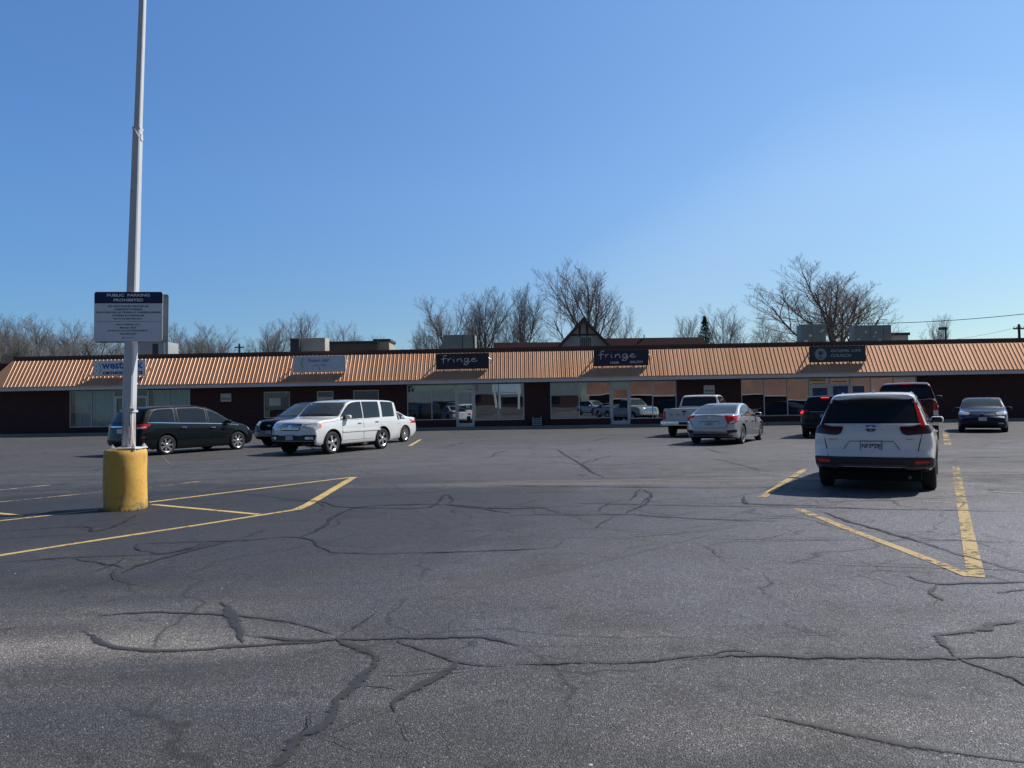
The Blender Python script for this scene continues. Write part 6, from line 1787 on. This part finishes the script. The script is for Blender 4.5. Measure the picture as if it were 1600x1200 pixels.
# ---- black suv, right, brake lamps lit
eqx = dict(crv); eqx.update(L=4.55, W=1.86, paint=M_pblack, mirror_mat=M_pblack, tum=.36, cladding=None, rglass=(1.14, 1.50, .14, .12, -1.9))
K = build_car(eqx, 'parked_car', 'black SUV with lit red brake lights beyond the white crossover', 'car', (13.25, 31.3, 0), R(28))
P_ = K['patch']
for s in (1, -1):
    tl = P_('tail_light', rounded([(s * a, b) for a, b in ((.60, 1.10), (.89, 1.12), (.90, .90), (.78, .90), (.76, 1.02), (.60, 1.04))], .015), 'rear', M_red, off=.016, grid=.05)
    P_('brake_lamp', rounded([(s * a, b) for a, b in ((.80, 1.09), (.88, 1.09), (.885, .98), (.81, .98))], .02), 'rear', M_redlit, off=.022, grid=.05, parent=tl)
P_('stop_lamp', rounded([(-.15, 1.605), (.15, 1.605), (.15, 1.575), (-.15, 1.575)], .01), 'rear', M_redlit, off=.03)
P_('chrome_strip', [(-.55, 1.05), (.55, 1.05), (.55, 1.02), (-.55, 1.02)], 'rear', M_silvertrim, off=.02)
plate(K, 'rear', .88, None, .30, .15, .02, simple('plate_face_dim', (.25, .30, .30), .5, 0, .1, 9))
box_on(K, 'exhaust_tip', 'rear', -.10, .12, .33, .40, M_chrome, off=.02)
box_on(K, 'rear_bumper', 'rear', -.75, .75, .40, .47, M_blackpl, off=.01)

# ---- dark red pickup, mostly hidden behind the crossover
red = dict(ram); red.update(L=5.9, W=2.03, paint=M_pred, wr=.41, tum=.30, rr=.12, crown=.04, mirror_mat=M_blackpl, fa=1.9, ra=-1.75,
    top=[(-2.95, 1.42), (-1, 1.42), (-1.16, 1.42), (-1.08, 1.47), (-.86, 1.93), (-.76, 1.985), (-.2, 2.04), (.4, 2.02), (.75, 1.95), (1.1, 1.68), (1.5, 1.36), (1.7, 1.30), (2.3, 1.25), (2.8, 1.16), (2.95, 1.05)],
    bot=[(-2.95, .58), (-1, .46), (1, .46), (2.95, .5)], belt=[(-2.95, 1.36), (-.6, 1.30), (1.3, 1.25)], plan=[(-2.95, .985), (-2, 1), (2, 1), (2.95, .96)], windows=[(-.80, .12, 0, 0), (.22, 1.35, 0, 0)], doors=[(-.78, .15, -.6), (.2, 1.2, .35)],
    wscreen=(1.42, 1.92, .10, .08), wsx=.8, rglass=(1.50, 1.93, .10, .10, -.80), mirror=(1.0, 1.48), cavity=[(-2.86, -1.22, .84, .9, 1.8)])
K = build_car(red, 'pickup_truck', 'dark red pickup truck half hidden behind the white crossover', 'pickup truck', (15.25, 29.0, 0), R(29), scale=1.04)
P_ = K['patch']
P_('tailgate', rounded([(-.82, 1.39), (.82, 1.39), (.82, .80), (-.82, .80)], .02), 'rear', M_pred, off=.012, grid=.1)
for s in (1, -1):
    tl = P_('tail_light', rounded([(s * a, b) for a, b in ((.85, 1.32), (.99, 1.32), (.99, .84), (.85, .84))], .015), 'rear', M_red, off=.014, grid=.06)
    P_('lamp_clear', rounded([(s * a, b) for a, b in ((.855, 1.04), (.985, 1.04), (.985, .88), (.855, .88))], .01), 'rear', M_clear, off=.02, grid=.06, parent=tl)
m = MB(); m.box(-3.12, -2.97, -1.0, 1.0, .55, .76); m.build('rear_bumper', M_chrome, K['root'], bevel=.03)
P_('stop_lamp', [(-.14, 1.975), (.14, 1.975), (.14, 1.95), (-.14, 1.95)], 'rear', M_red, off=.012)
m = MB(); m.tube([(1.0, -.75, 1.3), (.9, -.76, 2.3)], .006, 4); m.build('antenna', M_blackpl, K['root'])
m = MB(); m.box(-2.4, 2.4, -.45, .45, .36, .50); m.build('chassis', M_dark, K['root'])

# ---- navy sedan facing us at the right
blu = dict(sed); blu.update(L=4.55, W=1.84, paint=M_pblue, mirror_mat=M_pblue, wr=.32, fa=1.38, ra=-1.27, tum=.38,
    top=[(-2.27, 1.03), (-2.15, 1.08), (-1.75, 1.12), (-1.3, 1.30), (-.8, 1.45), (-.3, 1.485), (.1, 1.47), (.4, 1.40), (.9, 1.14), (1.1, 1.04), (1.4, .99), (1.95, .88), (2.18, .78), (2.27, .66)], belt=[(-2.27, 1.0), (-1.6, 1.0), (0, .97), (1.1, .94)], plan=[(-2.27, .95), (-1.8, 1), (1.4, 1), (2.27, .93)],
    wscreen=(1.05, 1.41, .09, .08), windows=[(-1.4, -.9, .7, 0), (-.85, -.08, 0, 0), (0, 1.0, 0, 0)], rglass=(1.14, 1.40, .09, .10, -1.0), bot=[(-2.27, .34), (-1.9, .22), (1.9, .18), (2.27, .22)])
K = build_car(blu, 'parked_car', 'navy blue sedan facing the viewer at the right end of the brick wall', 'car', (21.0, 33.5, 0), R(212))
P_ = K['patch']
for s in (1, -1):
    P_('headlight', rounded([(s * a, b) for a, b in ((.46, .84), (.86, .92), (.88, .80), (.80, .74), (.50, .74))], .03), 'front', M_clear, off=.014, grid=.05)
    P_('fog_light', rounded([(s * a, b) for a, b in ((.56, .42), (.74, .42), (.74, .37), (.56, .37))], .01), 'front', M_clear if s > 0 else M_blackpl, off=.012)
P_('grille', rounded([(-.45, .79), (.45, .79), (.42, .73), (-.42, .73)], .02), 'front', M_blackpl, off=.010)
K['line']('chrome_strip', [(-.45, .80), (0, .785), (.45, .80)], 'front', M_chrome, wd=.025, off=.016)
P_('emblem', rounded([(-.07, .81), (.07, .81), (.07, .76), (-.07, .76)], .025), 'front', M_chrome, off=.03)
P_('lower_intake', rounded([(-.6, .50), (.6, .50), (.55, .33), (-.55, .33)], .04), 'front', M_blackpl, off=.008)
plate(K, 'front', .58, None, .30, .15, .03)
